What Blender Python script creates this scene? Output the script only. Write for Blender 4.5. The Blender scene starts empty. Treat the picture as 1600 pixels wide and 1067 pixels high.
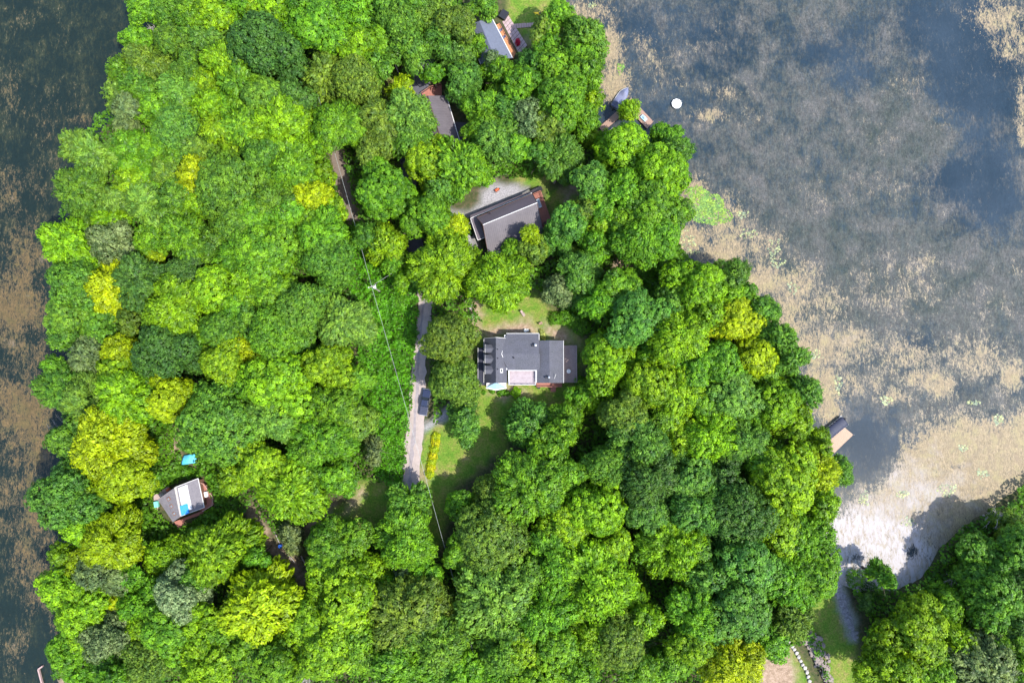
import bpy, math, random
import numpy as np
from mathutils import Vector

# ------------------------------------------------------------------ camera, light, exposure
SC = bpy.context.scene
COL = SC.collection
HC, TILT, FPX = 160.0, math.radians(3.0), 1067.0
cam = bpy.data.cameras.new('camera'); cam.lens = 24.0; cam.sensor_width = 36.0; cam.clip_end = 6000; cam.clip_start = 1
camo = bpy.data.objects.new('camera', cam); COL.objects.link(camo)
camo.location = (0, 0, HC); camo.rotation_euler = (TILT, 0, 0); SC.camera = camo

SUN_EL = math.radians(57)
SUN_DIR = Vector((0.86, -0.51, 0)).normalized()
W = bpy.data.worlds.new('World'); SC.world = W; W.use_nodes = True
nt = W.node_tree; nt.nodes.clear()
sky = nt.nodes.new('ShaderNodeTexSky'); sky.sky_type = 'NISHITA'; sky.sun_disc = False
sky.sun_elevation = SUN_EL; sky.sun_rotation = math.atan2(SUN_DIR.x, SUN_DIR.y)
bg = nt.nodes.new('ShaderNodeBackground'); bg.inputs[1].default_value = 0.15
wo = nt.nodes.new('ShaderNodeOutputWorld')
nt.links.new(sky.outputs[0], bg.inputs[0]); nt.links.new(bg.outputs[0], wo.inputs[0])
sl = bpy.data.lights.new('sun', 'SUN'); sl.energy = 2.8; sl.angle = math.radians(0.6); sl.color = (1.0, 0.96, 0.88)
so = bpy.data.objects.new('sun', sl); COL.objects.link(so)
to_sun = Vector((SUN_DIR.x * math.cos(SUN_EL), SUN_DIR.y * math.cos(SUN_EL), math.sin(SUN_EL)))
so.rotation_euler = to_sun.to_track_quat('Z', 'Y').to_euler(); so.location = (60, -40, 120)
SC.view_settings.view_transform = 'Standard'; SC.view_settings.look = 'None'
SC.view_settings.gamma = 1.0; SC.view_settings.exposure = 1.62; SC.view_settings.use_curve_mapping = False
SC.cycles.max_bounces = 5; SC.cycles.diffuse_bounces = 3; SC.cycles.transmission_bounces = 3; SC.cycles.glossy_bounces = 2
SC.cycles.use_adaptive_sampling = True; SC.cycles.use_denoising = True

def P(px, py, z=0.0):
    """world point at height z that lies under photograph pixel (px, py)"""
    u = (px - 800.0) / FPX; v = -(py - 533.5) / FPX
    yy = v * math.cos(TILT) + math.sin(TILT); zz = v * math.sin(TILT) - math.cos(TILT)
    k = (HC - z) / (-zz)
    return Vector((u * k, yy * k, z))

# ------------------------------------------------------------------ helpers
def tag(o, label=None, cat=None, group=None, kind=None):
    if label: o['label'] = label
    if cat: o['category'] = cat
    if group: o['group'] = group
    if kind: o['kind'] = kind
    return o

def empty(name, loc, rz=0.0):
    o = bpy.data.objects.new(name, None); COL.objects.link(o)
    o.location = loc; o.rotation_euler = (0, 0, rz); o.empty_display_size = 0.5
    return o

def link_obj(name, me, parent=None, loc=None, rz=None):
    o = bpy.data.objects.new(name, me); COL.objects.link(o)
    if parent is not None: o.parent = parent
    if loc is not None: o.location = loc
    if rz is not None: o.rotation_euler = (0, 0, rz)
    return o

def fast_mesh(name, verts, faces, mat=None, attrs=None, smooth=False):
    """verts (N,3), faces (M,k) numpy"""
    me = bpy.data.meshes.new(name)
    n, (m, k) = len(verts), faces.shape
    me.vertices.add(n); me.vertices.foreach_set('co', np.ascontiguousarray(verts, dtype=np.float32).ravel())
    me.loops.add(m * k); me.loops.foreach_set('vertex_index', np.ascontiguousarray(faces, dtype=np.int32).ravel())
    me.polygons.add(m)
    me.polygons.foreach_set('loop_start', np.arange(0, m * k, k, dtype=np.int32))
    try: me.polygons.foreach_set('loop_total', np.full(m, k, dtype=np.int32))
    except Exception: pass
    me.polygons.foreach_set('use_smooth', np.full(m, smooth, dtype=bool))
    for an, (dom, arr) in (attrs or {}).items():
        a = me.attributes.new(an, 'FLOAT', dom); a.data.foreach_set('value', np.ascontiguousarray(arr, dtype=np.float32))
    me.update(calc_edges=True)
    if mat: me.materials.append(mat)
    return me

class MB:
    """collects simple solids, then links them as one mesh object"""
    def __init__(s): s.v = []; s.f = []
    def add(s, vs, fs):
        b = len(s.v); s.v += [tuple(v) for v in vs]; s.f += [tuple(i + b for i in f) for f in fs]; return s
    def box(s, c, size, rz=0.0, tilt=None):
        x, y, z = size[0] / 2, size[1] / 2, size[2] / 2
        vs = []
        for dz in (-z, z):
            for dx, dy in ((-x, -y), (x, -y), (x, y), (-x, y)):
                p = Vector((dx, dy, dz))
                if tilt: p.rotate(tilt)
                if rz: p = Vector((p.x * math.cos(rz) - p.y * math.sin(rz), p.x * math.sin(rz) + p.y * math.cos(rz), p.z))
                vs.append(p + Vector(c))
        return s.add(vs, [(3, 2, 1, 0), (4, 5, 6, 7), (0, 1, 5, 4), (1, 2, 6, 5), (2, 3, 7, 6), (3, 0, 4, 7)])
    def bar(s, a, b, w, h):
        """box beam from a to b"""
        a, b = Vector(a), Vector(b); d = b - a; L = d.length
        if L < 1e-6: return s
        q = d.to_track_quat('X', 'Z')
        vs = []
        for dx in (0, L):
            for dy, dz in ((-w/2, -h/2), (w/2, -h/2), (w/2, h/2), (-w/2, h/2)):
                vs.append(a + q @ Vector((dx, dy, dz)))
        return s.add(vs, [(0, 3, 2, 1), (4, 5, 6, 7), (0, 1, 5, 4), (1, 2, 6, 5), (2, 3, 7, 6), (3, 0, 4, 7)])
    def slab(s, pts, th):
        """polygon (top corners) extruded straight down by th"""
        n = len(pts); top = [Vector(p) for p in pts]; bot = [p - Vector((0, 0, th)) for p in top]
        fs = [tuple(range(n)), tuple(range(2 * n - 1, n - 1, -1))]
        for i in range(n):
            j = (i + 1) % n; fs.append((i, n + i, n + j, j))
        return s.add(top + bot, fs)
    def tube(s, pts, rads, n=6):
        pts = [Vector(p) for p in pts]; rings = []
        if not isinstance(rads, (list, tuple)): rads = [rads] * len(pts)
        vs = []
        for i, p in enumerate(pts):
            d = (pts[min(i + 1, len(pts) - 1)] - pts[max(i - 1, 0)])
            q = d.to_track_quat('Z', 'Y')
            for k in range(n):
                a = 2 * math.pi * k / n
                vs.append(p + q @ Vector((math.cos(a) * rads[i], math.sin(a) * rads[i], 0)))
        fs = []
        for i in range(len(pts) - 1):
            for k in range(n):
                k2 = (k + 1) % n
                fs.append((i * n + k, i * n + k2, (i + 1) * n + k2, (i + 1) * n + k))
        fs.append(tuple(range(n - 1, -1, -1))); fs.append(tuple((len(pts) - 1) * n + k for k in range(n)))
        return s.add(vs, fs)
    def lathe(s, c, prof, n=12, sx=1, sy=1, rz=0):
        c = Vector(c); vs = []
        for (r, z) in prof:
            for k in range(n):
                a = 2 * math.pi * k / n + rz
                vs.append(c + Vector((math.cos(a) * r * sx, math.sin(a) * r * sy, z)))
        fs = []
        for i in range(len(prof) - 1):
            for k in range(n):
                k2 = (k + 1) % n
                fs.append((i * n + k, i * n + k2, (i + 1) * n + k2, (i + 1) * n + k))
        fs.append(tuple(range(n - 1, -1, -1))); fs.append(tuple((len(prof) - 1) * n + k for k in range(n)))
        return s.add(vs, fs)
    def build_each(s, name, m, parent=None):
        """one object for each solid added (8 corners each)"""
        for i in range(0, len(s.v), 8):
            q = MB(); q.v = s.v[i:i + 8]; q.f = [tuple(k - i for k in f) for f in s.f if i <= f[0] < i + 8]; q.build(name, m, parent)
    def build(s, name, m, parent=None, bevel=0.0, smooth=False, loc=None, rz=None):
        me = bpy.data.meshes.new(name); me.from_pydata(s.v, [], s.f); me.materials.append(m)
        if smooth:
            for p in me.polygons: p.use_smooth = True
        o = link_obj(name, me, parent, loc, rz)
        if bevel:
            b = o.modifiers.new('bevel', 'BEVEL'); b.width = bevel; b.segments = 2; b.limit_method = 'ANGLE'
        return o

# ------------------------------------------------------------------ materials
def mat(name, col, rough=0.7, spec=0.3, metal=0.0, noise=None, noise2=None, bump=0.0, bscale=20.0, stretch=(1, 1, 1), coat=0):
    """col base; noise=(scale, colour2, amount) object-space mottling"""
    m = bpy.data.materials.new(name); m.use_nodes = True; t = m.node_tree; N = t.nodes; Lk = t.links
    b = N['Principled BSDF']; b.inputs['Roughness'].default_value = rough; b.inputs['Metallic'].default_value = metal
    b.inputs['Specular IOR Level'].default_value = spec; b.inputs['Base Color'].default_value = (*col, 1)
    b.inputs['Coat Weight'].default_value = coat
    tc = N.new('ShaderNodeTexCoord'); mp = N.new('ShaderNodeMapping'); mp.inputs['Scale'].default_value = stretch
    Lk.new(tc.outputs['Object'], mp.inputs['Vector'])
    cur = None
    for nz in (noise, noise2):
        if not nz: continue
        n = N.new('ShaderNodeTexNoise'); n.inputs['Scale'].default_value = nz[0]; n.inputs['Detail'].default_value = 6; n.inputs['Roughness'].default_value = .65
        Lk.new(mp.outputs[0], n.inputs['Vector'])
        r = N.new('ShaderNodeMapRange'); r.inputs[1].default_value = .35; r.inputs[2].default_value = .68; r.inputs[4].default_value = nz[2]
        Lk.new(n.outputs['Fac'], r.inputs[0])
        mx = N.new('ShaderNodeMix'); mx.data_type = 'RGBA'
        Lk.new(r.outputs[0], mx.inputs['Factor'])
        if cur is None: mx.inputs['A'].default_value = (*col, 1)
        else: Lk.new(cur, mx.inputs['A'])
        mx.inputs['B'].default_value = (*nz[1], 1); cur = mx.outputs['Result']
    if cur is not None: Lk.new(cur, b.inputs['Base Color'])
    if bump:
        n = N.new('ShaderNodeTexNoise'); n.inputs['Scale'].default_value = bscale; n.inputs['Detail'].default_value = 5
        Lk.new(mp.outputs[0], n.inputs['Vector'])
        bp = N.new('ShaderNodeBump'); bp.inputs['Strength'].default_value = bump; bp.inputs['Distance'].default_value = 0.1
        Lk.new(n.outputs['Fac'], bp.inputs['Height']); Lk.new(bp.outputs[0], b.inputs['Normal'])
    return m

M = {}
def bars(name, m, parent, items):
    for a, b, w, h in items: q = MB(); q.bar(a, b, w, h); q.build(name, M[m] if isinstance(m, str) else m, parent)
M['shingle'] = mat('slate grey asphalt shingles', (.064, .066, .088), .85, noise=(.5, (.038, .042, .048), .85), noise2=(5, (.11, .11, .13), .8), bump=.5, bscale=14)
M['shingle_dark'] = mat('dark asphalt shingles', (.03, .032, .05), .85, noise=(6, (.05, .05, .07), .6), bump=.4)
M['metal_roof'] = mat('brown metal roofing', (.08, .07, .08), .55, spec=.3, noise=(.5, (.12, .105, .115), .8), noise2=(5, (.065, .058, .066), .5))
M['metal_shade_side'] = mat('shade-side brown metal roofing', (.095, .08, .095), .5, noise=(2, (.12, .1, .115), .6))  # same brown roofing for slopes away from the sun, colour lifted against shade
M['grey_roof'] = mat('blue grey shingles', (.10, .115, .16), .85, noise=(1.5, (.075, .085, .12), .7), noise2=(10, (.14, .15, .19), .4), bump=.4)
M['old_roof'] = mat('weathered grey shingles', (.15, .14, .155), .9, noise=(1.5, (.09, .085, .1), .8), noise2=(6, (.23, .21, .23), .6), bump=.5)
M['trim'] = mat('white trim paint', (.56, .55, .54), .6, noise=(4, (.42, .4, .39), .6))
M['siding'] = mat('pale siding', (.6, .6, .6), .7, noise=(3, (.5, .5, .5), .4), stretch=(.2, .2, 8))
M['blue_metal'] = mat('pale blue porch roofing', (.22, .36, .48), .5, noise=(3, (.3, .42, .52), .5))
M['deck_grey'] = mat('weathered deck board', (.33, .245, .225), .85, noise=(1.5, (.44, .35, .33), .8), noise2=(9, (.17, .12, .11), .6), stretch=(1, 1, 1))
M['deck_lilac'] = mat('bleached balcony board', (.3, .255, .275), .8, noise=(1.5, (.17, .13, .14), .8), noise2=(9, (.44, .36, .38), .5))
M['deck_red'] = mat('red brown deck board', (.3, .12, .09), .8, noise=(3, (.2, .075, .055), .7), noise2=(12, (.4, .2, .16), .4))
M['deck_tan'] = mat('new tan dock board', (.36, .25, .18), .8, noise=(3, (.27, .18, .125), .7), noise2=(10, (.44, .33, .24), .5))
M['dock_brown'] = mat('brown dock board', (.27, .17, .13), .85, noise=(3, (.2, .12, .09), .6), noise2=(10, (.36, .25, .2), .4))
M['wood_dark'] = mat('dark stained wood', (.06, .035, .03), .8, noise=(5, (.1, .06, .05), .5))
M['log'] = mat('reddish brown siding', (.2, .1, .07), .8, noise=(4, (.14, .07, .05), .6), stretch=(.3, .3, 5))
M['glass'] = mat('window glass', (.03, .04, .05), .08, spec=.6)
M['skylight'] = mat('skylight glass', (.18, .22, .26), .1, spec=.6)
M['black'] = mat('black plastic', (.02, .02, .025), .4)
M['vent'] = mat('galvanised metal', (.45, .46, .48), .35, metal=.6)
M['navy_paint'] = mat('dark navy car paint', (.012, .016, .04), .25, spec=.5, coat=.6)
M['tonneau'] = mat('dark vinyl bed cover', (.03, .036, .065), .6, noise=(3, (.045, .05, .085), .4))
M['tyre'] = mat('tyre rubber', (.02, .02, .02), .9)
M['cover_navy'] = mat('dark navy boat cover', (.018, .022, .045), .6, noise=(3, (.03, .035, .06), .6), bump=.5, bscale=4)
M['cover_slate'] = mat('slate blue boat cover', (.14, .15, .23), .6, noise=(3, (.1, .11, .17), .6), bump=.5, bscale=4)
M['alu'] = mat('brushed aluminium', (.4, .41, .43), .5, metal=.5)
M['white_plastic'] = mat('white plastic', (.62, .62, .61), .45, noise=(5, (.7, .69, .66), .3))
M['raft_side'] = mat('raft float', (.05, .06, .1), .6)
M['tarp_white'] = mat('white tarpaulin', (.5, .51, .53), .55, noise=(2, (.4, .41, .44), .6), bump=.5, bscale=3)
M['tarp_blue'] = mat('bright blue tarpaulin', (.01, .19, .55), .5, noise=(3, (.02, .26, .62), .5), bump=.6, bscale=4)
M['tarp_teal'] = mat('turquoise blue tarpaulin', (.05, .36, .52), .5, noise=(2, (.16, .5, .6), .7), bump=.6, bscale=4)
M['turquoise'] = mat('turquoise plastic', (.12, .5, .42), .5, noise=(4, (.3, .6, .5), .5))
M['yellow'] = mat('yellow plastic hull', (.75, .5, .02), .4)
M['blue_plastic'] = mat('blue plastic barrel', (.02, .08, .35), .4)
M['orange_red'] = mat('faded orange red paint', (.5, .12, .05), .6, noise=(4, (.3, .07, .03), .5))
M['stone'] = mat('pale limestone', (.36, .33, .31), .9, noise=(2, (.24, .22, .2), .8), noise2=(9, (.48, .45, .42), .5), bump=.6, bscale=5)
M['stone_brown'] = mat('weathered brown stone', (.2, .165, .15), .9, noise=(2, (.13, .1, .095), .7), noise2=(7, (.3, .25, .22), .6), bump=.8, bscale=5)
M['stone_grey'] = mat('grey shoreline stone', (.22, .21, .23), .9, noise=(2, (.14, .13, .15), .7), noise2=(7, (.34, .32, .34), .6), bump=.8, bscale=5)
M['concrete_pink'] = mat('pinkish concrete', (.33, .24, .245), .85, noise=(1.5, (.27, .19, .19), .7), noise2=(8, (.4, .31, .31), .5))
M['slab_joint'] = mat('pink flagstone', (.36, .25, .23), .85, noise=(2, (.27, .18, .17), .7))
M['bark'] = mat('grey brown bark', (.09, .07, .055), .95, noise=(3, (.05, .04, .03), .7), bump=.8, bscale=8, stretch=(1, 1, .2))
M['deadwood'] = mat('bleached grey deadwood', (.26, .24, .23), .9, noise=(4, (.3, .27, .26), .6))
M['pole'] = mat('weathered pole wood', (.3, .27, .25), .9, noise=(3, (.2, .18, .16), .6))
M['wire'] = mat('aluminium cable', (.3, .32, .3), .5)
M['ceramic'] = mat('pale grey transformer paint', (.72, .73, .75), .4)
M['soil'] = mat('garden soil', (.07, .05, .035), .95)

def foliage_mat(name, tip=(1.75, 1.32, .6), trans=.32):
    m = bpy.data.materials.new(name); m.use_nodes = True; t = m.node_tree; N = t.nodes; Lk = t.links
    b = N['Principled BSDF']; b.inputs['Roughness'].default_value = .42; b.inputs['Specular IOR Level'].default_value = .2
    oi = N.new('ShaderNodeObjectInfo'); a1 = N.new('ShaderNodeAttribute'); a1.attribute_name = 'cl'; a2 = N.new('ShaderNodeAttribute'); a2.attribute_name = 'lf'
    # brightness from clump and leaf
    r1 = N.new('ShaderNodeMapRange'); r1.inputs[3].default_value = .68; r1.inputs[4].default_value = 1.4
    Lk.new(a1.outputs['Fac'], r1.inputs[0])
    r2 = N.new('ShaderNodeMapRange'); r2.inputs[3].default_value = .7; r2.inputs[4].default_value = 1.35
    Lk.new(a2.outputs['Fac'], r2.inputs[0])
    mu = N.new('ShaderNodeMath'); mu.operation = 'MULTIPLY'; Lk.new(r1.outputs[0], mu.inputs[0]); Lk.new(r2.outputs[0], mu.inputs[1])
    # patches of tip colour
    tc = N.new('ShaderNodeTexCoord'); nz = N.new('ShaderNodeTexNoise'); nz.inputs['Scale'].default_value = .6; nz.inputs['Detail'].default_value = 3
    ad = N.new('ShaderNodeVectorMath'); ad.operation = 'ADD'
    cmb = N.new('ShaderNodeCombineXYZ'); ms = N.new('ShaderNodeMath'); ms.operation = 'MULTIPLY'; ms.inputs[1].default_value = 50
    Lk.new(oi.outputs['Random'], ms.inputs[0]); Lk.new(ms.outputs[0], cmb.inputs[0])
    Lk.new(tc.outputs['Object'], ad.inputs[0]); Lk.new(cmb.outputs[0], ad.inputs[1]); Lk.new(ad.outputs[0], nz.inputs['Vector'])
    s1 = N.new('ShaderNodeMath'); s1.operation = 'MULTIPLY_ADD'; s1.inputs[1].default_value = .35; Lk.new(a1.outputs['Fac'], s1.inputs[0]); Lk.new(nz.outputs['Fac'], s1.inputs[2])
    r3 = N.new('ShaderNodeMapRange'); r3.inputs[1].default_value = .5; r3.inputs[2].default_value = .85
    Lk.new(s1.outputs[0], r3.inputs[0])
    ma = N.new('ShaderNodeMath'); ma.operation = 'MULTIPLY'; Lk.new(r3.outputs[0], ma.inputs[0]); Lk.new(oi.outputs['Alpha'], ma.inputs[1])
    tp = N.new('ShaderNodeMix'); tp.data_type = 'RGBA'; tp.blend_type = 'MULTIPLY'; tp.inputs['Factor'].default_value = 1.0
    Lk.new(oi.outputs['Color'], tp.inputs['A']); tp.inputs['B'].default_value = (*tip, 1)
    mx = N.new('ShaderNodeMix'); mx.data_type = 'RGBA'; Lk.new(ma.outputs[0], mx.inputs['Factor']); Lk.new(oi.outputs['Color'], mx.inputs['A']); Lk.new(tp.outputs['Result'], mx.inputs['B'])
    sc = N.new('ShaderNodeVectorMath'); sc.operation = 'SCALE'; Lk.new(mx.outputs['Result'], sc.inputs[0]); Lk.new(mu.outputs[0], sc.inputs['Scale'])
    Lk.new(sc.outputs[0], b.inputs['Base Color'])
    tr = N.new('ShaderNodeBsdfTranslucent'); h = N.new('ShaderNodeVectorMath'); h.operation = 'MULTIPLY'; h.inputs[1].default_value = (1.5, 1.35, .6)
    Lk.new(sc.outputs[0], h.inputs[0]); Lk.new(h.outputs[0], tr.inputs['Color'])
    ms2 = N.new('ShaderNodeMixShader'); ms2.inputs[0].default_value = trans
    Lk.new(b.outputs[0], ms2.inputs[1]); Lk.new(tr.outputs[0], ms2.inputs[2]); Lk.new(ms2.outputs[0], N['Material Output'].inputs['Surface'])
    return m
M['leaf'] = foliage_mat('foliage')
M['leaf_pale'] = foliage_mat('foliage with pale seed heads', tip=(3.0, 2.2, 2.6), trans=.15)

# ------------------------------------------------------------------ numpy noise
def vnoise(x, y, seed=0):
    xi = np.floor(x).astype(np.int64); yi = np.floor(y).astype(np.int64); fx = x - xi; fy = y - yi
    fx = fx * fx * (3 - 2 * fx); fy = fy * fy * (3 - 2 * fy)
    def h(a, b):
        n = (a * 374761393 + b * 668265263 + seed * 974634777) & 0x7fffffff
        n = ((n ^ (n >> 13)) * 1274126177) & 0x7fffffff
        return ((n ^ (n >> 16)) & 0xffff) / 65535.0
    return (h(xi, yi) * (1 - fx) + h(xi + 1, yi) * fx) * (1 - fy) + (h(xi, yi + 1) * (1 - fx) + h(xi + 1, yi + 1) * fx) * fy
def fbm(x, y, seed=0, octv=4):
    s = 0; a = .5; t = 0
    for i in range(octv): s = s + a * vnoise(x, y, seed + i); t += a; a *= .5; x = x * 2.03; y = y * 2.03
    return s / t
def inside(poly, x, y):
    c = np.zeros(x.shape, bool); n = len(poly)
    for i in range(n):
        x1, y1 = poly[i]; x2, y2 = poly[(i + 1) % n]
        if y1 == y2: continue
        hit = ((y1 > y) != (y2 > y)) & (x < (x2 - x1) * (y - y1) / (y2 - y1) + x1)
        c ^= hit
    return c
def pdist(poly, x, y, closed=True):
    d = np.full(x.shape, 1e9); n = len(poly)
    for i in range(n if closed else n - 1):
        x1, y1 = poly[i]; x2, y2 = poly[(i + 1) % n]; dx, dy = x2 - x1, y2 - y1
        t = np.clip(((x - x1) * dx + (y - y1) * dy) / (dx * dx + dy * dy + 1e-9), 0, 1)
        d = np.minimum(d, np.hypot(x - x1 - t * dx, y - y1 - t * dy))
    return d
def wp(pts, z=0.0): return [tuple(P(a, b, z)[:2]) for a, b in pts]
def sdf(poly, x, y):
    d = pdist(poly, x, y); return np.where(inside(poly, x, y), d, -d)

# ------------------------------------------------------------------ land outline (ground level)
LAND_PX = [(260,-260),(250,-60),(242,60),(228,112),(203,150),(150,212),(158,240),(172,262),(150,285),(118,310),(106,350),(112,450),(128,560),(112,620),(110,720),(100,800),
 (108,860),(95,930),(104,990),(112,1010),(100,1035),(86,1045),(92,1067),(96,1120),(60,1350),
 (1900,1350),(1900,640),(1700,690),(1610,752),(1545,802),(1490,835),(1462,872),(1440,905),(1400,922),(1345,925),(1316,918),(1296,900),(1288,862),(1288,815),(1290,775),(1288,735),(1272,700),
 (1240,655),(1236,610),(1226,570),(1190,535),(1180,485),(1130,448),(1085,425),(1062,412),(1052,388),(1048,345),(1052,300),(1044,262),(1015,232),(975,222),(938,212),(926,165),(924,110),(905,62),(882,20),(872,-60),(880,-260)]
LAND = wp(LAND_PX)
WATER_Z = -0.55

xs = np.concatenate([[-2500, -1200, -600, -350, -220], np.arange(-165, 165.1, .8), [220, 350, 600, 1200, 2500]])
ys = np.concatenate([[-2500, -1200, -600, -350, -180], np.arange(-115, 115.1, .8), [180, 350, 600, 1200, 2500]])
def grid_faces(nx, ny):
    i, j = np.meshgrid(np.arange(nx - 1), np.arange(ny - 1)); a = (j * nx + i).ravel()
    return np.stack([a, a + 1, a + nx + 1, a + nx], 1)
GX, GY = np.meshgrid(xs, ys); gx, gy = GX.ravel(), GY.ravel()
gs = sdf(LAND, gx, gy)
gs = gs + (fbm(gx / 3.0, gy / 3.0, 5) - .5) * 2.2
t = np.clip((gs + 2.2) / 3.6, 0, 1); gz = -1.5 + 1.5 * t * t * (3 - 2 * t)
gz = np.where(gs > 1.4, (fbm(gx / 9, gy / 9, 9) - .5) * .12, gz); gz = np.where(gs < -30, -1.5, gz)

def softpoly(px, f=.8, seed=1, wob=1.2):
    d = sdf(wp(px), gx, gy) + (fbm(gx / 1.6, gy / 1.6, seed) - .5) * wob * 2
    return np.clip(d / f * .5 + .5, 0, 1)
LAWNS = [
 [(655,700),(664,672),(690,655),(735,640),(745,598),(905,598),(915,640),(880,650),(800,645),(792,700),(745,735),(700,775),(690,860),(668,860),(652,756)],
 [(722,486),(745,462),(838,455),(855,480),(905,520),(910,545),(905,610),(735,612),(740,540)],
 [(556,750),(615,750),(615,835),(560,835),(500,830),(478,810),(520,795),(548,785)],
 [(850,296),(905,290),(912,338),(866,352)],
 [(795,-20),(880,-20),(880,60),(830,72),(790,30)],
 [(790,262),(850,258),(858,292),(815,292)],
 [(1192,1020),(1212,1010),(1240,1012),(1262,1055),(1266,1090),(1185,1090)],
 [(1258,930),(1310,905),(1335,960),(1340,1090),(1305,1090),(1280,1000)],
 [(600,120),(640,105),(650,130),(630,150),(600,150)],
]
DIRTS = [
 [(728,462),(748,468),(752,492),(742,500),(760,512),(800,505),(815,498),(850,512),(848,500),(880,512),(905,540),(885,540),(850,522),(760,527),(735,512)],
 [(518,225),(530,222),(545,270),(560,345),(545,350),(526,300)],
 [(388,798),(400,790),(420,840),(455,872),(482,905),(470,920),(430,880),(405,850)],
 [(472,815),(505,785),(520,790),(500,815),(545,800),(552,780),(566,765),(560,790),(520,812),(480,825)],
 [(955,405),(985,398),(1000,430),(990,445),(975,420),(958,415)],
 [(1025,440),(1040,425),(1060,415),(1055,440),(1040,452)],
 [(880,300),(905,275),(925,262),(932,270),(905,300),(885,312)],
 [(300,600),(318,598),(310,650),(290,665),(276,700),(280,728),(268,725),(272,690),(290,650)],
 [(1190,1020),(1232,1016),(1245,1040),(1240,1090),(1185,1090)],
 [(800,600),(825,615),(790,622),(760,612)],
 [(655,735),(668,745),(668,770),(655,765)],
 [(92,1040),(125,1035),(140,1090),(85,1090)],
 [(838,45),(868,48),(840,72),(826,66)],
]
GRAVELS = [
 [(752,298),(764,286),(800,288),(828,296),(740,336),(725,345),(722,338),(750,318)],
 [(655,690),(662,668),(692,640),(705,635),(700,655),(680,662),(662,680)],
 [(700,330),(722,330),(742,372),(748,392),(735,395),(715,360)],
 [(1306,860),(1322,925),(1336,965),(1340,1000),(1328,1000),(1312,960),(1300,915),(1292,880)],
]
lawn = np.max([softpoly(p, 1.0, 3 + i) for i, p in enumerate(LAWNS)], 0)
dirt = np.max([softpoly(p, 1.2, 23 + i, 1.6) for i, p in enumerate(DIRTS)], 0)
grav = np.max([softpoly(p, 1.0, 43 + i, 1.0) for i, p in enumerate(GRAVELS)], 0)

def ground_mat():
    m = bpy.data.materials.new('ground'); m.use_nodes = True; t = m.node_tree; N = t.nodes; Lk = t.links
    b = N['Principled BSDF']; b.inputs['Roughness'].default_value = .95; b.inputs['Specular IOR Level'].default_value = .15
    tc = N.new('ShaderNodeTexCoord')
    def noise(s, d=6, r=.6):
        n = N.new('ShaderNodeTexNoise'); n.inputs['Scale'].default_value = s; n.inputs['Detail'].default_value = d; n.inputs['Roughness'].default_value = r
        Lk.new(tc.outputs['Object'], n.inputs['Vector']); return n.outputs['Fac']
    def ramp(f, stops):
        r = N.new('ShaderNodeValToRGB'); e = r.color_ramp.elements
        while len(e) < len(stops): e.new(.5)
        for q, (p_, c) in zip(e, stops): q.position = p_; q.color = (*c, 1)
        Lk.new(f, r.inputs[0]); return r.outputs[0]
    def mix(f, a, bb):
        x = N.new('ShaderNodeMix'); x.data_type = 'RGBA'; Lk.new(f, x.inputs['Factor']); Lk.new(a, x.inputs['A']); Lk.new(bb, x.inputs['B']); return x.outputs['Result']
    def attr(n):
        a = N.new('ShaderNodeAttribute'); a.attribute_name = n; return a.outputs['Fac']
    forest = ramp(noise(1.3), [(.3, (.03, .045, .015)), (.5, (.055, .06, .025)), (.7, (.1, .075, .045))])
    lw = ramp(noise(.3, 9, .72), [(.36, (.07, .16, .016)), (.48, (.115, .185, .024)), (.58, (.17, .185, .045)), (.68, (.25, .2, .09))])
    lf = ramp(noise(2.6, 9, .8), [(.35, (.3, .34, .3)), (.65, (1.5, 1.45, 1.4))])
    mu = N.new('ShaderNodeMix'); mu.data_type = 'RGBA'; mu.blend_type = 'MULTIPLY'; mu.inputs['Factor'].default_value = .8; Lk.new(lw, mu.inputs['A']); Lk.new(lf, mu.inputs['B'])
    dr = ramp(noise(1.1, 9, .75), [(.3, (.13, .09, .06)), (.5, (.26, .185, .13)), (.7, (.4, .3, .24))])
    gr = ramp(noise(3.0), [(.3, (.15, .145, .155)), (.5, (.24, .23, .24)), (.7, (.33, .315, .33))])
    c = mix(attr('lawn'), forest, mu.outputs['Result']); c = mix(attr('dirt'), c, dr); c = mix(attr('gravel'), c, gr)
    Lk.new(c, b.inputs['Base Color'])
    bp = N.new('ShaderNodeBump'); bp.inputs['Strength'].default_value = .6; bp.inputs['Distance'].default_value = .15; Lk.new(noise(4), bp.inputs['Height']); Lk.new(bp.outputs[0], b.inputs['Normal'])
    return m
me = fast_mesh('ground', np.stack([gx, gy, gz], 1), grid_faces(len(xs), len(ys)), ground_mat(),
               {'lawn': ('POINT', lawn), 'dirt': ('POINT', dirt), 'gravel': ('POINT', grav)}, smooth=True)
tag(link_obj('ground', me), kind='structure')

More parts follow.
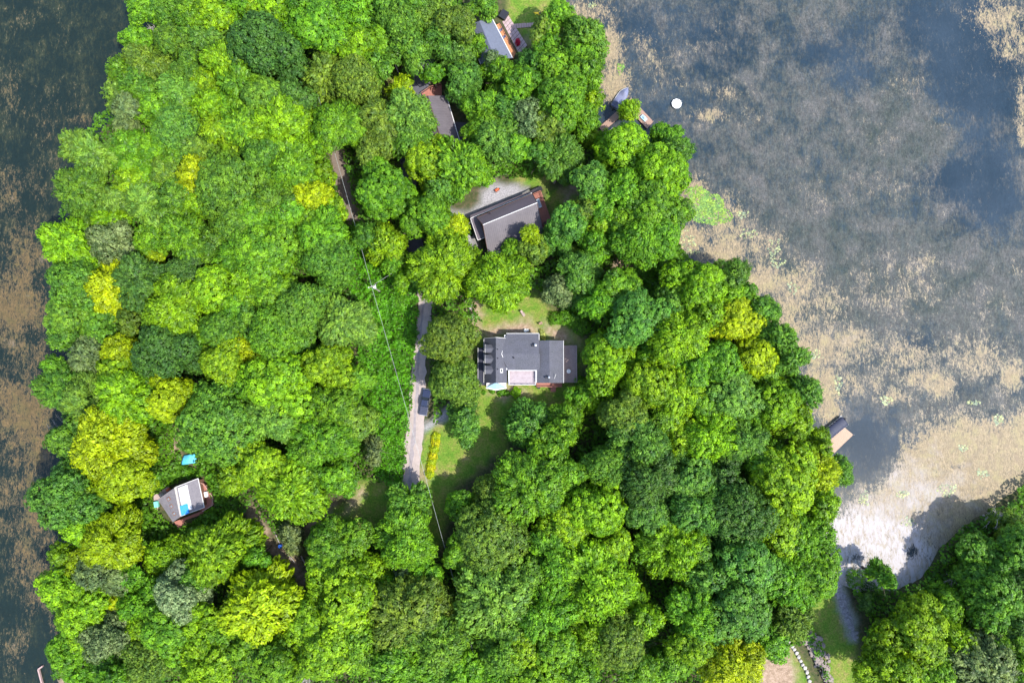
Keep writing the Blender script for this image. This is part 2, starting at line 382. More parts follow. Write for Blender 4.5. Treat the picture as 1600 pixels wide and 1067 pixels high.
# ------------------------------------------------------------------ lake water with floating weed mats
PXX = None
def blob(px, py, rx, ry, a=1.0):
    c = P(px, py, WATER_Z); sx = rx / FPX * HC; sy = ry / FPX * HC
    return a * np.exp(-(((gx - c.x) / sx) ** 2 + ((gy - c.y) / sy) ** 2))
def poly_soft(px, f):
    return np.clip(sdf(wp(px, WATER_Z), gx, gy) / f * .5 + .5, 0, 1)
EAST = gx > 0
mat_d = np.zeros_like(gx)
for a in [(950,70,32,40,.72),(962,130,32,45,.74),(925,20,50,30,.6),(905,45,18,30,.5),(1005,60,40,30,.35),(1110,180,45,16,.5),(1130,145,50,20,.4),(1060,130,16,12,.45),(1090,60,50,40,.2),(1175,180,30,30,.3),
          (1085,300,30,30,.7),(1140,330,30,40,.55),(1080,372,40,34,.74),(1135,395,60,36,.62),(1185,440,46,42,.62),(1215,375,26,16,.45),(1250,420,40,40,.3),(1230,495,55,50,.66),(1275,545,50,40,.68),(1285,610,46,46,.74),(1300,640,30,36,.7),(1345,560,26,22,.5),(1370,600,24,24,.45),
          (1330,590,20,20,.5),(1395,625,46,30,.55),(1470,600,40,32,.62),(1445,590,50,26,.58),(1580,590,30,40,.6),(1560,25,70,40,.5),(1590,70,46,46,.55),(1598,170,16,70,.5),(1598,210,14,30,.62),(1450,405,24,14,.45),(1470,190,30,30,.3),(1420,130,60,40,.25),(1370,210,50,40,.25),(1590,420,20,20,.35),
          (1290,300,90,70,.2),(1400,450,140,70,.34),(1290,480,60,60,.42),(1330,540,70,60,.45),(1420,560,90,50,.45),(1530,560,80,50,.5),(1190,390,60,50,.45),(1130,350,60,60,.5),(1240,440,60,50,.5),(1380,300,100,70,.22),(1560,480,60,40,.3),(1020,100,50,60,.3),(1330,610,50,40,.5)]:
    mat_d = np.maximum(mat_d, blob(*a))
bay = poly_soft([(1372,742),(1400,700),(1440,655),(1490,640),(1540,655),(1600,640),(1700,620),(1800,800),(1600,860),(1440,960),(1250,960),(1270,860),(1290,800),(1330,770)], 6)
mat_d = np.maximum(mat_d, bay * (.60 + .34 * fbm(gx / 5.5, gy / 5.5, 91, 4)))
for a in [(1345,665,30,40,.8),(1370,720,26,26,.6),(1500,730,16,8,.28),(1385,835,12,8,.3),(1425,862,12,12,.45),(1340,870,14,7,.3),(1405,640,22,14,.3),(1430,780,10,8,.2)]: mat_d = mat_d - blob(*a)
west = np.zeros_like(gx)
for a in [(30,470,80,150,.7),(40,620,80,110,.7),(45,700,70,80,.64),(20,300,70,80,.42),(60,160,80,60,.36),(50,550,60,60,.7),(30,380,50,50,.58),(70,200,50,60,.4),(40,30,60,50,.32),(15,130,30,60,.45),(110,60,60,40,.22),(130,190,30,20,.5),(60,260,60,50,.3),(60,300,40,40,.4),(40,340,40,40,.5),(90,150,60,60,.3),
          (45,780,66,100,.66),(55,880,60,80,.68),(60,940,40,50,.62),(20,1010,50,60,.5),(90,960,20,60,.6),(40,720,30,60,.5),(95,1020,12,50,.5)]:
    west = np.maximum(west, blob(*a))
for a in [(60,990,8,30,.8),(58,1030,8,20,.7),(50,1067,20,8,.5),(92,450,10,120,.4),(90,690,12,40,.3)]: west = west - blob(*a)
mat_d = np.where(EAST, mat_d * (.82 + .36 * fbm(gx / 6.0, gy / 6.0, 95, 4)), west * (.40 + .78 * fbm(gx / 5.0, gy / 8.0, 97, 4)))
mat_d = np.clip(mat_d, 0, 1)
weed_and_clouds = np.where(EAST, .8, .5) + 0 * gx  # submerged weed, plus cloud reflections painted as water colour variation
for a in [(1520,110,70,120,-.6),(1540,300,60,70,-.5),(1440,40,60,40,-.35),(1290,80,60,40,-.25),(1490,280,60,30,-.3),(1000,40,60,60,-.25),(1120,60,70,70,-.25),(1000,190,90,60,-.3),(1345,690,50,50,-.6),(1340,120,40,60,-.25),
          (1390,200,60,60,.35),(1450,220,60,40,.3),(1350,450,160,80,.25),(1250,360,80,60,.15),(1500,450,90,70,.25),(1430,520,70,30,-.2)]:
    weed_and_clouds = weed_and_clouds + blob(*a)
weed_and_clouds = np.clip(weed_and_clouds, 0, 1)
tone = np.where(EAST, 1.0, .0)
pale = np.clip(blob(1330,860,70,60,1.2) + blob(1380,900,60,40,1.0) + blob(1420,880,50,50,.8) + blob(1440,760,80,50,.3), 0, 1)  # pale mats of the bay, with sun glare painted into their colour

def water_mat():
    m = bpy.data.materials.new('lake water and weed mats'); m.use_nodes = True; t = m.node_tree; N = t.nodes; Lk = t.links
    b = N['Principled BSDF']
    tc = N.new('ShaderNodeTexCoord')
    def mapping(s, rot=0):
        mp = N.new('ShaderNodeMapping'); mp.inputs['Scale'].default_value = s; mp.inputs['Rotation'].default_value = (0, 0, rot); Lk.new(tc.outputs['Object'], mp.inputs[0]); return mp.outputs[0]
    def noise(vec, s, d=6, r=.6, dist=0.0):
        n = N.new('ShaderNodeTexNoise'); n.inputs['Scale'].default_value = s; n.inputs['Detail'].default_value = d; n.inputs['Roughness'].default_value = r; n.inputs['Distortion'].default_value = dist
        Lk.new(vec, n.inputs['Vector']); return n.outputs['Fac']
    def math_(op, a, bb, c=None):
        x = N.new('ShaderNodeMath'); x.operation = op
        for i, q in enumerate((a, bb, c)):
            if q is None: continue
            if isinstance(q, (int, float)): x.inputs[i].default_value = q
            else: Lk.new(q, x.inputs[i])
        return x.outputs[0]
    def rng(f, a, bb, lo=0., hi=1., smooth=False):
        r = N.new('ShaderNodeMapRange'); r.inputs[1].default_value = a; r.inputs[2].default_value = bb; r.inputs[3].default_value = lo; r.inputs[4].default_value = hi
        if smooth: r.interpolation_type = 'SMOOTHSTEP'
        Lk.new(f, r.inputs[0]); return r.outputs[0]
    def mix(f, a, bb):
        x = N.new('ShaderNodeMix'); x.data_type = 'RGBA'
        Lk.new(f, x.inputs['Factor'])
        for k, q in (('A', a), ('B', bb)):
            if isinstance(q, tuple): x.inputs[k].default_value = (*q, 1)
            else: Lk.new(q, x.inputs[k])
        return x.outputs['Result']
    def attr(n):
        a = N.new('ShaderNodeAttribute'); a.attribute_name = n; return a.outputs['Fac']
    iso = mapping((1, 1, 1)); fil = mapping((1, .38, 1), math.radians(35))
    big = noise(iso, .045, 4, .55); mid = noise(iso, .16, 9, .68, .15); fine = noise(fil, 1.3, 9, .82, .5); vfine = noise(fil, 4.5, 6, .8, .4)
    east = attr('tone')
    deepE_clouds = mix(rng(big, .35, .65), (.009, .020, .031), (.024, .038, .053)); deepW = (.008, .015, .012)  # broad blue patches: sky and cloud reflection put into the base colour
    deep = mix(east, deepW, deepE_clouds)
    weedE = mix(rng(mid, .35, .65), (.036, .044, .034), (.085, .080, .072)); weedW = (.03, .036, .018)
    weed = mix(east, weedW, weedE)
    sw = math_('ADD', math_('MULTIPLY', mid, .8), math_('MULTIPLY', fine, .75))
    sw = math_('ADD', sw, math_('MULTIPLY', attr('weed_and_clouds'), .55))
    subm = rng(sw, .98, 1.28, 0, .95, True)
    s1 = noise(mapping((1, .42, 1), math.radians(32)), 1.0, 10, .86, 1.6); s2 = noise(mapping((1, .5, 1), math.radians(-48)), 1.2, 10, .86, 1.4); s3 = noise(iso, 2.2, 8, .85, .8)
    streak = math_('ADD', math_('MULTIPLY', math_('MAXIMUM', s1, s2), .65), math_('MULTIPLY', s3, .35))
    c = mix(subm, deep, weed)
    # pale threads near the surface
    thr = rng(math_('ADD', fine, math_('MULTIPLY', vfine, .7)), .9, 1.1, 0, .6)
    thr = math_('MULTIPLY', thr, rng(mid, .4, .6))
    c = mix(thr, c, mix(east, (.085, .075, .04), (.13, .125, .10)))
    drk = rng(math_('ADD', vfine, math_('MULTIPLY', fine, .8)), .72, .98, .5, 0)
    c = mix(math_('MULTIPLY', drk, rng(big, .2, .6, 1., .5)), c, mix(east, (.008, .016, .018), (.018, .032, .045)))
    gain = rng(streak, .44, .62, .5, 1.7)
    gain = math_('ADD', math_('MULTIPLY', math_('SUBTRACT', gain, 1.0), rng(math_('ADD', attr('weed_and_clouds'), subm), .3, 1.4, .3, 1.0)), 1.0)
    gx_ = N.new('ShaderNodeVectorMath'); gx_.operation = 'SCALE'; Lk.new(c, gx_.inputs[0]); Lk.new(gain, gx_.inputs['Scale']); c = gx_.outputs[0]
    # floating mats
    nm = math_('ADD', math_('MULTIPLY', fine, .95), math_('MULTIPLY', mid, .55)); nm = math_('ADD', nm, math_('MULTIPLY', vfine, .7))
    cov = math_('ADD', nm, math_('MULTIPLY', attr('mat'), .68))
    covf = rng(math_('ADD', cov, math_('MULTIPLY', math_('SUBTRACT', streak, .5), 1.1)), 1.36, 1.50, 0, 1)
    tanE = mix(rng(vfine, .35, .65), (.085, .068, .04), (.34, .26, .155)); tanW = mix(rng(vfine, .35, .65), (.03, .024, .010), (.16, .105, .045))
    tan = mix(east, tanW, tanE)
    tan = mix(rng(noise(iso, .35, 3), .5, .62, 0, .5), tan, mix(east, (.09, .075, .025), (.25, .21, .10)))
    tan = mix(rng(noise(iso, .5, 9, .8, .5), .5, .36, 0, .6), tan, mix(east, (.05, .04, .016), (.17, .125, .085)))
    tan = mix(rng(streak, .52, .42, 0, .85), tan, mix(east, (.03, .025, .012), (.12, .105, .08)))
    tan = mix(math_('MULTIPLY', rng(math_('ADD', mid, attr('pale')), .6, 1.1), rng(fine, .35, .55)), tan, (.33, .31, .32))  # whitens the mats, including the painted sun glare
    c = mix(covf, c, tan)
    Lk.new(c, b.inputs['Base Color'])
    Lk.new(rng(covf, 0, 1, .12, .7), b.inputs['Roughness']); b.inputs['Specular IOR Level'].default_value = .5; b.inputs['IOR'].default_value = 1.33
    bp = N.new('ShaderNodeBump'); bp.inputs['Strength'].default_value = .35; bp.inputs['Distance'].default_value = .06
    wav = math_('ADD', math_('MULTIPLY', noise(mapping((1, .5, 1), .6), 1.6, 3, .5), .5), math_('MULTIPLY', covf, .9))
    Lk.new(wav, bp.inputs['Height']); Lk.new(bp.outputs[0], b.inputs['Normal'])
    return m
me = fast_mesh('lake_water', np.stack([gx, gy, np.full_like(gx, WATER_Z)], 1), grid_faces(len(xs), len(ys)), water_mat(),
               {'mat': ('POINT', mat_d), 'weed_and_clouds': ('POINT', weed_and_clouds), 'tone': ('POINT', tone), 'pale': ('POINT', pale)})
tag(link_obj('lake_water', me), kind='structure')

# ------------------------------------------------------------------ roads and drives: thin sheets following a centreline
def ribbon(pts, z, wob=.15, seed=0, step=1.2):
    """pts: (px, py, width m)"""
    c = [P(a, b) for a, b, w in pts]; rnd = random.Random(seed); vs = []; fs = []
    out = []
    for i in range(len(c) - 1):
        n = max(1, int((c[i + 1] - c[i]).length / step))
        for k in range(n): out.append((c[i].lerp(c[i + 1], k / n), pts[i][2] + (pts[i + 1][2] - pts[i][2]) * k / n))
    out.append((c[-1], pts[-1][2]))
    sm = out
    for _ in range(3):
        sm = [sm[0]] + [((sm[i - 1][0] + sm[i][0] * 2 + sm[i + 1][0]) / 4, sm[i][1]) for i in range(1, len(sm) - 1)] + [sm[-1]]
    for i, (p, w) in enumerate(sm):
        d = (sm[min(i + 1, len(sm) - 1)][0] - sm[max(i - 1, 0)][0]).normalized(); nrm = Vector((-d.y, d.x, 0))
        for q, s in enumerate((-1, -.5, 0, .5, 1)):
            j = rnd.uniform(-wob, wob) if abs(s) == 1 else 0
            v = p + nrm * s * (w / 2 + j); vs.append((v.x, v.y, z))
        if i:
            for q in range(4):
                a = (i - 1) * 5 + q; fs.append((a, a + 1, a + 6, a + 5))
    return vs, fs
def flat_ribbon(name, pts, z, m, **k):
    vs, fs = ribbon(pts, z, **k); b = MB(); b.v = vs; b.f = fs
    o = b.build(name, m); tag(o, kind='structure'); return o
M['gravel'] = mat('pale crushed gravel', (.33, .27, .24), .95, noise=(.45, (.2, .165, .145), .9), noise2=(4, (.34, .29, .28), .6), bump=.6, bscale=9)
M['gravel_rut'] = mat('darker wheel rut gravel', (.19, .165, .165), .95, noise=(.6, (.33, .29, .3), .8), noise2=(5, (.18, .16, .17), .5), bump=.6, bscale=9)
M['asphalt'] = mat('worn asphalt', (.075, .075, .095), .9, noise=(1, (.055, .055, .07), .7), noise2=(7, (.11, .11, .13), .4), bump=.4, bscale=12)
flat_ribbon('gravel_driveway', [(662,438,3.4),(666,475,3.2),(660,520,3.0),(655,570,3.2),(652,610,3.5),(650,650,3.8),(645,700,4.0),(642,755,4.1),(634,820,3.9),(622,900,3.6),(600,1000,3.4),(590,1100,3.4)], .085, M['gravel'], seed=2, wob=.3)
flat_ribbon('wheel_rut', [(662,470,.55),(656,530,.55),(652,600,.6),(649,650,.55),(644,700,.7),(640,760,.6)], .09, M['gravel_rut'], seed=3, wob=.25)
flat_ribbon('paved_lane', [(662,442,3.6),(652,405,4.2),(646,370,3.8),(641,320,3.6),(638,265,3.6),(634,210,3.6),(640,160,4.2),(652,132,5.4),(664,108,4.6),(672,85,3.8),(680,55,3.8),(700,30,3.8)], .08, M['asphalt'], seed=5, wob=.12)
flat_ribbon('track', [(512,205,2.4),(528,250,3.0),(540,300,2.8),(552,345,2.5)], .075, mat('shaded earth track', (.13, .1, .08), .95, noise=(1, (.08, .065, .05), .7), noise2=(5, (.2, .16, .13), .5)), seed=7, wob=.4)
b = MB(); b.slab([P(706, 190, .1), P(728, 192, .1), P(752, 240, .1), P(745, 275, .1), P(722, 262, .1)], .08)
tag(b.build('asphalt_apron', M['asphalt']), kind='structure')
# ------------------------------------------------------------------ building helpers
def V3(p, z): return Vector((p[0], p[1], z))
def boards(parent, a, b, c, d, z, n, m, th=.05, gap=.03, name='board', shared=None, jitter=.006, seed=0):
    """n boards: stacked from edge a-d towards edge b-c, each running a->d; coordinates local to parent"""
    rnd = random.Random(seed); a, b, c, d = [Vector((q[0], q[1], 0)) for q in (a, b, c, d)]
    W_ = (b - a).length; g = gap / max(W_, .1)
    for i in range(n):
        t0, t1 = i / n + g / 2, (i + 1) / n - g / 2; dz = rnd.uniform(-jitter, jitter)
        e0, e1 = rnd.uniform(-.02, .02), rnd.uniform(-.02, .02)
        p = [a.lerp(b, t0), a.lerp(b, t1), d.lerp(c, t1), d.lerp(c, t0)]
        dr = (d - a).normalized()
        p[0] = p[0] + dr * e0; p[1] = p[1] + dr * e0; p[2] = p[2] + dr * e1; p[3] = p[3] + dr * e1
        q = MB(); q.slab([V3(x, z + dz) for x in p], th); q.build(name, m, parent)
def railing(parent, pts, z, h, m, post_w=.09, closed=False, name='railing', nbal=True):
    b = MB(); n = len(pts)
    for i in range(n if closed else n - 1):
        p, q = V3(pts[i], 0), V3(pts[(i + 1) % n], 0); L = (q - p).length; k = max(1, round(L / 1.6))
        b.bar(V3(p, z + h), V3(q, z + h), .11, .05); b.bar(V3(p, z + .12), V3(q, z + .12), .05, .05)
        for j in range(k + 1):
            r = p.lerp(q, j / k); b.box(V3(r, z + h / 2), (post_w, post_w, h - .03))
        if nbal:
            kb = int(L / .28)
            for j in range(1, kb): r = p.lerp(q, j / kb); b.box(V3(r, z + h / 2 + .02), (.03, .03, h - .16))
    return b.build(name, m, parent)
def loc4(root, pts): return [(P(a, b, z) - root.location) for a, b, z in pts]
def walls(name, parent, pts, z0, z1s, m):
    """vertical walls along closed outline; z1s top height per corner"""
    b = MB(); n = len(pts); v = [V3(p, z0) for p in pts] + [V3(p, z) for p, z in zip(pts, z1s)]
    fs = [(i, (i + 1) % n, n + (i + 1) % n, n + i) for i in range(n)]; fs.append(tuple(range(n, 2 * n))); fs.append(tuple(range(n - 1, -1, -1)))
    b.add(v, fs); return b.build(name, m, parent)
def window(parent, c, w, h, ang, z=None):
    """window in a wall: c centre on wall surface, ang = direction the window faces"""
    n = Vector((math.cos(ang), math.sin(ang), 0)); t = Vector((-n.y, n.x, 0)); c = Vector(c)
    f = MB()
    for s in (-1, 1):
        f.bar(c + t * s * w / 2 - Vector((0, 0, h / 2)) + n * .03, c + t * s * w / 2 + Vector((0, 0, h / 2)) + n * .03, .08, .08)
        f.bar(c - t * w / 2 + Vector((0, 0, s * h / 2)) + n * .03, c + t * w / 2 + Vector((0, 0, s * h / 2)) + n * .03, .08, .08)
    f.bar(c - Vector((0, 0, h / 2)) + n * .03, c + Vector((0, 0, h / 2)) + n * .03, .05, .05)
    fo = f.build('window', M['trim'], parent)
    g = MB(); u = Vector((0, 0, h / 2)); q = [c - t * w / 2 - u, c + t * w / 2 - u, c + t * w / 2 + u, c - t * w / 2 + u]
    g.add([p + n * .02 for p in q] + [p - n * .02 for p in q], [(0, 1, 2, 3), (7, 6, 5, 4), (0, 4, 5, 1), (1, 5, 6, 2), (2, 6, 7, 3), (3, 7, 4, 0)])
    g.build('pane', M['glass'], fo)

def course_roof(parent, a, b, c, d, m, n, lift=.03, th=.1, name='roof', child='shingle_course'):
    """roof slope: a-b along the eave, d-c along the ridge; base sheet plus overlapping courses"""
    a, b, c, d = map(Vector, (a, b, c, d)); base = MB(); base.slab([a, b, c, d], th); o = base.build(name, m, parent)
    nrm = (b - a).cross(d - a).normalized()
    if nrm.z < 0: nrm = -nrm
    cr = MB()
    for i in range(n):
        t0, t1 = i / n, (i + 1) / n
        p = [a.lerp(d, t0) + nrm * lift, b.lerp(c, t0) + nrm * lift, b.lerp(c, t1) + nrm * .004, a.lerp(d, t1) + nrm * .004]
        q = [x - nrm * .02 for x in (p[0], p[1])]
        cr.add(p + [p[0] - nrm * (lift - .002), p[1] - nrm * (lift - .002)], [(0, 1, 2, 3), (4, 5, 1, 0)])
    co = cr.build(child, m, o); co['kind'] = 'stuff'
    return o

# ------------------------------------------------------------------ main house: H-shaped roof, grey shingles
R = empty('house', P(818, 562)); R['x'] = 1
tag(R, 'grey shingled house with three dormers, white trimmed balcony and side decks', 'house'); del R['x']
O = R.location
def X(px, z): return P(px, 560, z).x - O.x
def Y(py, z): return P(800, py, z).y - O.y
# levels
yN, yS = Y(530, 4), Y(597, 4)
xr, xw, xe = X(774.9, 6.6), X(758, 3.3), X(792, 3.3)
ZR, ZE = 6.6, 3.3
S = M['shingle']
course_roof(R, (xw - .25, yS - .2, ZE - .3), (xw - .25, yN + .2, ZE - .3), (xr, yN + .2, ZR), (xr, yS - .2, ZR), S, 16)
course_roof(R, (xe, yN + .2, ZE), (xe, yS - .2, ZE), (xr, yS - .2, ZR), (xr, yN + .2, ZR), S, 16)
w = MB()
w.add([(xw + .2, yS, 0), (xe - .1, yS, 0), (xe - .1, yN, 0), (xw + .2, yN, 0), (xw + .2, yS, ZE - .25), (xe - .1, yS, ZE - .25), (xe - .1, yN, ZE - .25), (xw + .2, yN, ZE - .25), (xr, yS, ZR - .2), (xr, yN, ZR - .2)],
      [(3, 2, 1, 0), (0, 1, 5, 8, 4), (2, 3, 7, 9, 6), (0, 4, 7, 3), (1, 2, 6, 5), (4, 8, 9, 7), (5, 6, 9, 8)])
w.build('wall', M['siding'], R)
# centre block: ridge east-west
ZC, ZCE = 4.9, 3.5
yr = Y(553, ZC); yNe = Y(521.5, ZCE); yB = Y(578.5, 3.75)
x2 = X(842, ZCE); xer = X(858.6, ZC); xee = X(880, ZCE)
def rz_s(y): return ZC - (yr - y) * (ZC - 3.75) / (yr - yB)
xv = xr + (ZR - ZC) * (xe - xr) / (ZR - ZE)
course_roof(R, (X(792, ZCE), yNe, ZCE), (x2, yNe, ZCE), (x2, yr, ZC), (xr + .9, yr, ZC), S, 22)
course_roof(R, (x2 + .2, yB, 3.75), (X(794.5, 3.75), yB, 3.75), (xr + .9, yr, ZC), (x2 + .2, yr, ZC), S, 18)
# east wing: ridge north-south
yEn, yEs = Y(532, 4), Y(598.2, 4)
x3 = X(838.2, 3.6)
course_roof(R, (xee, yEs, ZCE), (xee, yEn, ZCE), (xer, yEn, ZC), (xer, yEs, ZC), S, 14)
course_roof(R, (x2 - .3, yEn, ZCE), (x3, yEs, ZCE), (xer, yEs, ZC), (xer, yEn, ZC), S, 14)
w = MB(); w.add([(xe - .6, yB + .1, 0), (x2 - .2, yB + .1, 0), (x2 - .2, yNe - .25, 0), (xe - .6, yNe - .25, 0), (xe - .6, yB + .1, 3.5), (x2 - .2, yB + .1, 3.5), (x2 - .2, yNe - .25, 3.3), (xe - .6, yNe - .25, 3.3)],
      [(3, 2, 1, 0), (4, 5, 6, 7), (0, 1, 5, 4), (1, 2, 6, 5), (2, 3, 7, 6), (3, 0, 4, 7)]); w.build('wall', M['siding'], R)
w = MB(); w.add([(x3 + .2, yEs + .25, 0), (xee - .3, yEs + .25, 0), (xee - .3, yEn - .2, 0), (x3 + .2, yEn - .2, 0), (x3 + .2, yEs + .25, 3.35), (xee - .3, yEs + .25, 3.35), (xee - .3, yEn - .2, 3.35), (x3 + .2, yEn - .2, 3.35), (xer, yEs + .25, ZC - .15), (xer, yEn - .2, ZC - .15)],
      [(3, 2, 1, 0), (0, 1, 5, 8, 4), (2, 3, 7, 9, 6), (0, 4, 7, 3), (1, 2, 6, 5), (4, 8, 9, 7), (5, 6, 9, 8)]); w.build('wall', M['siding'], R)
# white fascias and valley flashings
f = MB()
f.bar((X(791, ZCE), yNe + .08, ZCE + .02), (x2, yNe + .08, ZCE + .02), .1, .22)
f.bar((xee + .08, yEs, ZCE + .02), (xee + .08, yEn, ZCE + .02), .1, .22)
f.bar((x2 + .06, yNe, ZCE + .02), (x2 + .06, yEn + .1, ZCE + .02), .12, .2)
f.bar((xr, yN + .27, ZR), (xe - .3, yN + .27, ZE + .35), .1, .2); f.bar((xr, yN + .27, ZR), (xw - .2, yN + .27, ZE - .2), .1, .2)
f.bar((xw - .3, yS - .1, ZE - .28), (xw - .3, yN + .1, ZE - .28), .08, .14)
f.build_each('fascia', M['trim'], R)
f = MB()
va = Vector((xv, yr, ZC + .06)); zz = lambda x: ZR - (x - xr) * (ZR - ZE) / (xe - xr)
f.bar(va, (X(789.4, 4), Y(534.5, 4), zz(X(789.4, 4)) + .07), .12, .05)
f.bar(va, (X(794.6, 3.7), Y(579.5, 3.7), zz(X(793.5, 3.7)) + .4), .12, .05)
f.build_each('valley_flashing', M['trim'], R)
# balcony cut into the south side
bx0, bx1 = X(795, 3.0), X(837.3, 3.0); by0, by1 = Y(601.5, 3.0), yB - .15
fl = MB(); fl.slab([(bx0, by0, 2.7), (bx1, by0, 2.7), (bx1, by1, 2.7), (bx0, by1, 2.7)], .2); bo = fl.build('balcony', M['siding'], R)
boards(bo, (bx0 + .05, by0), (bx0 + .05, by1), (bx1 - .05, by1), (bx1 - .05, by0), 2.76, 11, M['deck_lilac'], th=.05, seed=4)
w = MB(); w.slab([(bx0, by0 + .2, 2.5), (bx1, by0 + .2, 2.5), (bx1, by1, 2.5), (bx0, by1, 2.5)], 2.5); w.build('wall', M['siding'], R)
railing(bo, [(bx0 + .1, by1), (bx0 + .1, by0 + .05), (bx1 - .1, by0 + .05), (bx1 - .1, by1)], 2.76, .95, M['trim'])
tr = MB(); tr.bar((bx0 - .1, yB - .04, 3.78), (bx1 + .15, yB - .04, 3.78), .16, .16); tr.bar((bx1 + .12, yB, 3.72), (bx1 + .12, yEs, 3.45), .12, .16); tr.bar((bx0 - .05, yB, 3.78), (bx0 - .05, by0, 3.4), .12, .16)
tr.build_each('balcony_trim', M['trim'], R)
# porch roof on the west side
course_roof(R, (X(747.3, 2.5), Y(601, 2.5), 2.35), (X(747.3, 2.5), Y(543, 2.5), 2.35), (xw, Y(543, 2.9), 2.85), (xw, Y(601, 2.9), 2.85), M['shingle_dark'], 6, name='porch_roof')
ps = MB()
for k in range(5):
    yy = Y(545 + k * 13.5, 1); ps.box((X(748.3, 1.2), yy, 1.15), (.13, .13, 2.3))
ps.build_each('porch_post', M['trim'], R)
g = MB(); g.bar((X(746.9, 2.3), Y(601, 2.3), 2.32), (X(746.9, 2.3), Y(543, 2.3), 2.32), .08, .12); g.build('gutter', M['trim'], R)
pf = MB(); pf.slab([(X(748, .3), Y(602, .3), .3), (xw + .2, Y(602, .3), .3), (xw + .2, Y(543, .3), .3), (X(748, .3), Y(543, .3), .3)], .3); pf.build('porch_floor', M['deck_grey'], R)
# three dormers on the west slope
def dormer(py):
    yc = Y(py, 5); hw = .93
    x0 = X(759.2, 4.4); z0 = ZE - .3 + (x0 - xw) * (ZR - ZE) / (xr - xw); zt = 5.25; zr = 5.95
    xbk = xr - (ZR - zr) * (xr - xw) / (ZR - ZE) + .12; xbe = xr - (ZR - zt) * (xr - xw) / (ZR - ZE)
    d = MB(); d.add([(x0 + .12, yc - hw + .1, z0 - .3), (x0 + .12, yc + hw - .1, z0 - .3), (x0 + .12, yc + hw - .1, zt), (x0 + .12, yc - hw + .1, zt), (x0 + .12, yc, zr - .1), (xbk, yc - hw + .1, z0 - .3), (xbk, yc + hw - .1, z0 - .3), (xbe, yc + hw - .1, zt), (xbe, yc - hw + .1, zt), (xbk, yc, zr - .1)],
                  [(0, 3, 4, 2, 1), (0, 5, 8, 3), (1, 2, 7, 6), (3, 8, 9, 4), (2, 4, 9, 7)])
    do = d.build('dormer', M['siding'], R)
    r = MB()
    for s in (-1, 1):
        r.slab([(x0 - .12, yc + s * hw, zt - .05), (x0 - .12, yc, zr), (xbk + .3, yc, zr), (xbe + .1, yc + s * hw, zt - .05)][::(1 if s > 0 else -1)], .07)
    r.build_each('dormer_roof', S, do)
    tw = MB()
    for s in (-1, 1): tw.bar((x0 - .14, yc + s * hw, zt - .08), (x0 - .14, yc, zr - .02), .07, .16)
    tw.build_each('rake_board', M['trim'], do)
    gl = MB(); gl.box((x0 + .1, yc, (z0 + zt) / 2 + .1), (.05, .9, 1.0)); gl.build('pane', M['glass'], do)
for py in (544.5, 560.8, 577.8): dormer(py)
# white front gable with its pale blue pent roof
pr = MB(); gx0, gx1, gxm = X(759.5, 3.2), X(791.5, 3.2), X(775, 3.2); ys_ = yS - .25
pr.slab([(gx0, ys_ - 1.0, 3.0), (gxm, ys_ - 1.45, 3.1), (gx1, ys_ - 1.0, 3.0), (gxm, ys_ + .2, 4.3)], .08); pr.build('pent_roof', M['blue_metal'], R)
fr = MB(); fr.bar((gx0, ys_ - 1.06, 2.95), (gxm, ys_ - 1.52, 3.05), .3, .3); fr.bar((gxm, ys_ - 1.52, 3.05), (gx1, ys_ - 1.06, 2.95), .3, .3); fr.build_each('pent_fascia', M['trim'], R)
wl = MB(); wl.slab([(gx0 + .1, ys_ - .9, 2.9), (gx1 - .1, ys_ - .9, 2.9), (gx1 - .1, ys_ + .1, 2.9), (gx0 + .1, ys_ + .1, 2.9)], 2.9); wl.build('entry_wall', M['siding'], R)
window(R, ((gx0 + gxm) / 2, ys_ - .93, 1.5), 1.1, 1.3, -math.pi / 2); window(R, ((gx1 + gxm) / 2, ys_ - .93, 1.5), 1.1, 1.3, -math.pi / 2)
# skylight and vents
sk = MB(); a = Vector((X(783.4, 5.6), Y(579, 5.6), 0)); zs = zz(a.x)
tl = Vector((xe - xr, 0, ZE - ZR)).normalized().to_track_quat('X', 'Z')
sk.box((a.x, a.y, zs + .1), (.95, 1.0, .16), tilt=tl); so_ = sk.build('skylight', M['trim'], R)
sg = MB(); sg.box((a.x + .02, a.y, zs + .19), (.5, .55, .04), tilt=tl); sg.build('pane', M['glass'], so_)
def vent(px, py, z, r, h, m='vent'):
    b = MB(); b.lathe((X(px, z), Y(py, z), z - .4), [(r, 0), (r, h + .4), (r * 1.5, h + .42), (r * 1.5, h + .55), (r * .3, h + .65)], 8); b.build('vent_pipe', M[m], R)
def zn(py): return ZC - abs(Y(py, 4.5) - yr) * (ZC - ZCE) / (yNe - yr)
vent(836.5, 539.3, zn(539), .2, .7); vent(802.8, 559, 4.7, .12, .25, 'black'); vent(857.5, 589.5, 4.8, .17, .5); vent(777.8, 545.8, 6.2, .09, .2, 'black'); vent(777.8, 560, 6.2, .09, .2, 'black'); vent(777.8, 576.8, 6.2, .09, .2, 'black')
b = MB(); b.box((X(833.3, 4.3), Y(539.8, 4.3), zn(539) + .2), (.75, .45, .5)); b.build('chimney', M['black'], R)
b = MB(); b.box((X(854.3, 4.8), Y(589.6, 4.8), 4.78), (.7, .4, .35)); b.build('roof_vent', M['black'], R)
b = MB(); b.tube([(X(866, 4.6), Y(591.5, 4.6), 4.4), (X(868.5, 5.6), Y(585, 5.6), 5.4)], .06, 6); b.build('antenna_mast', M['trim'], R)
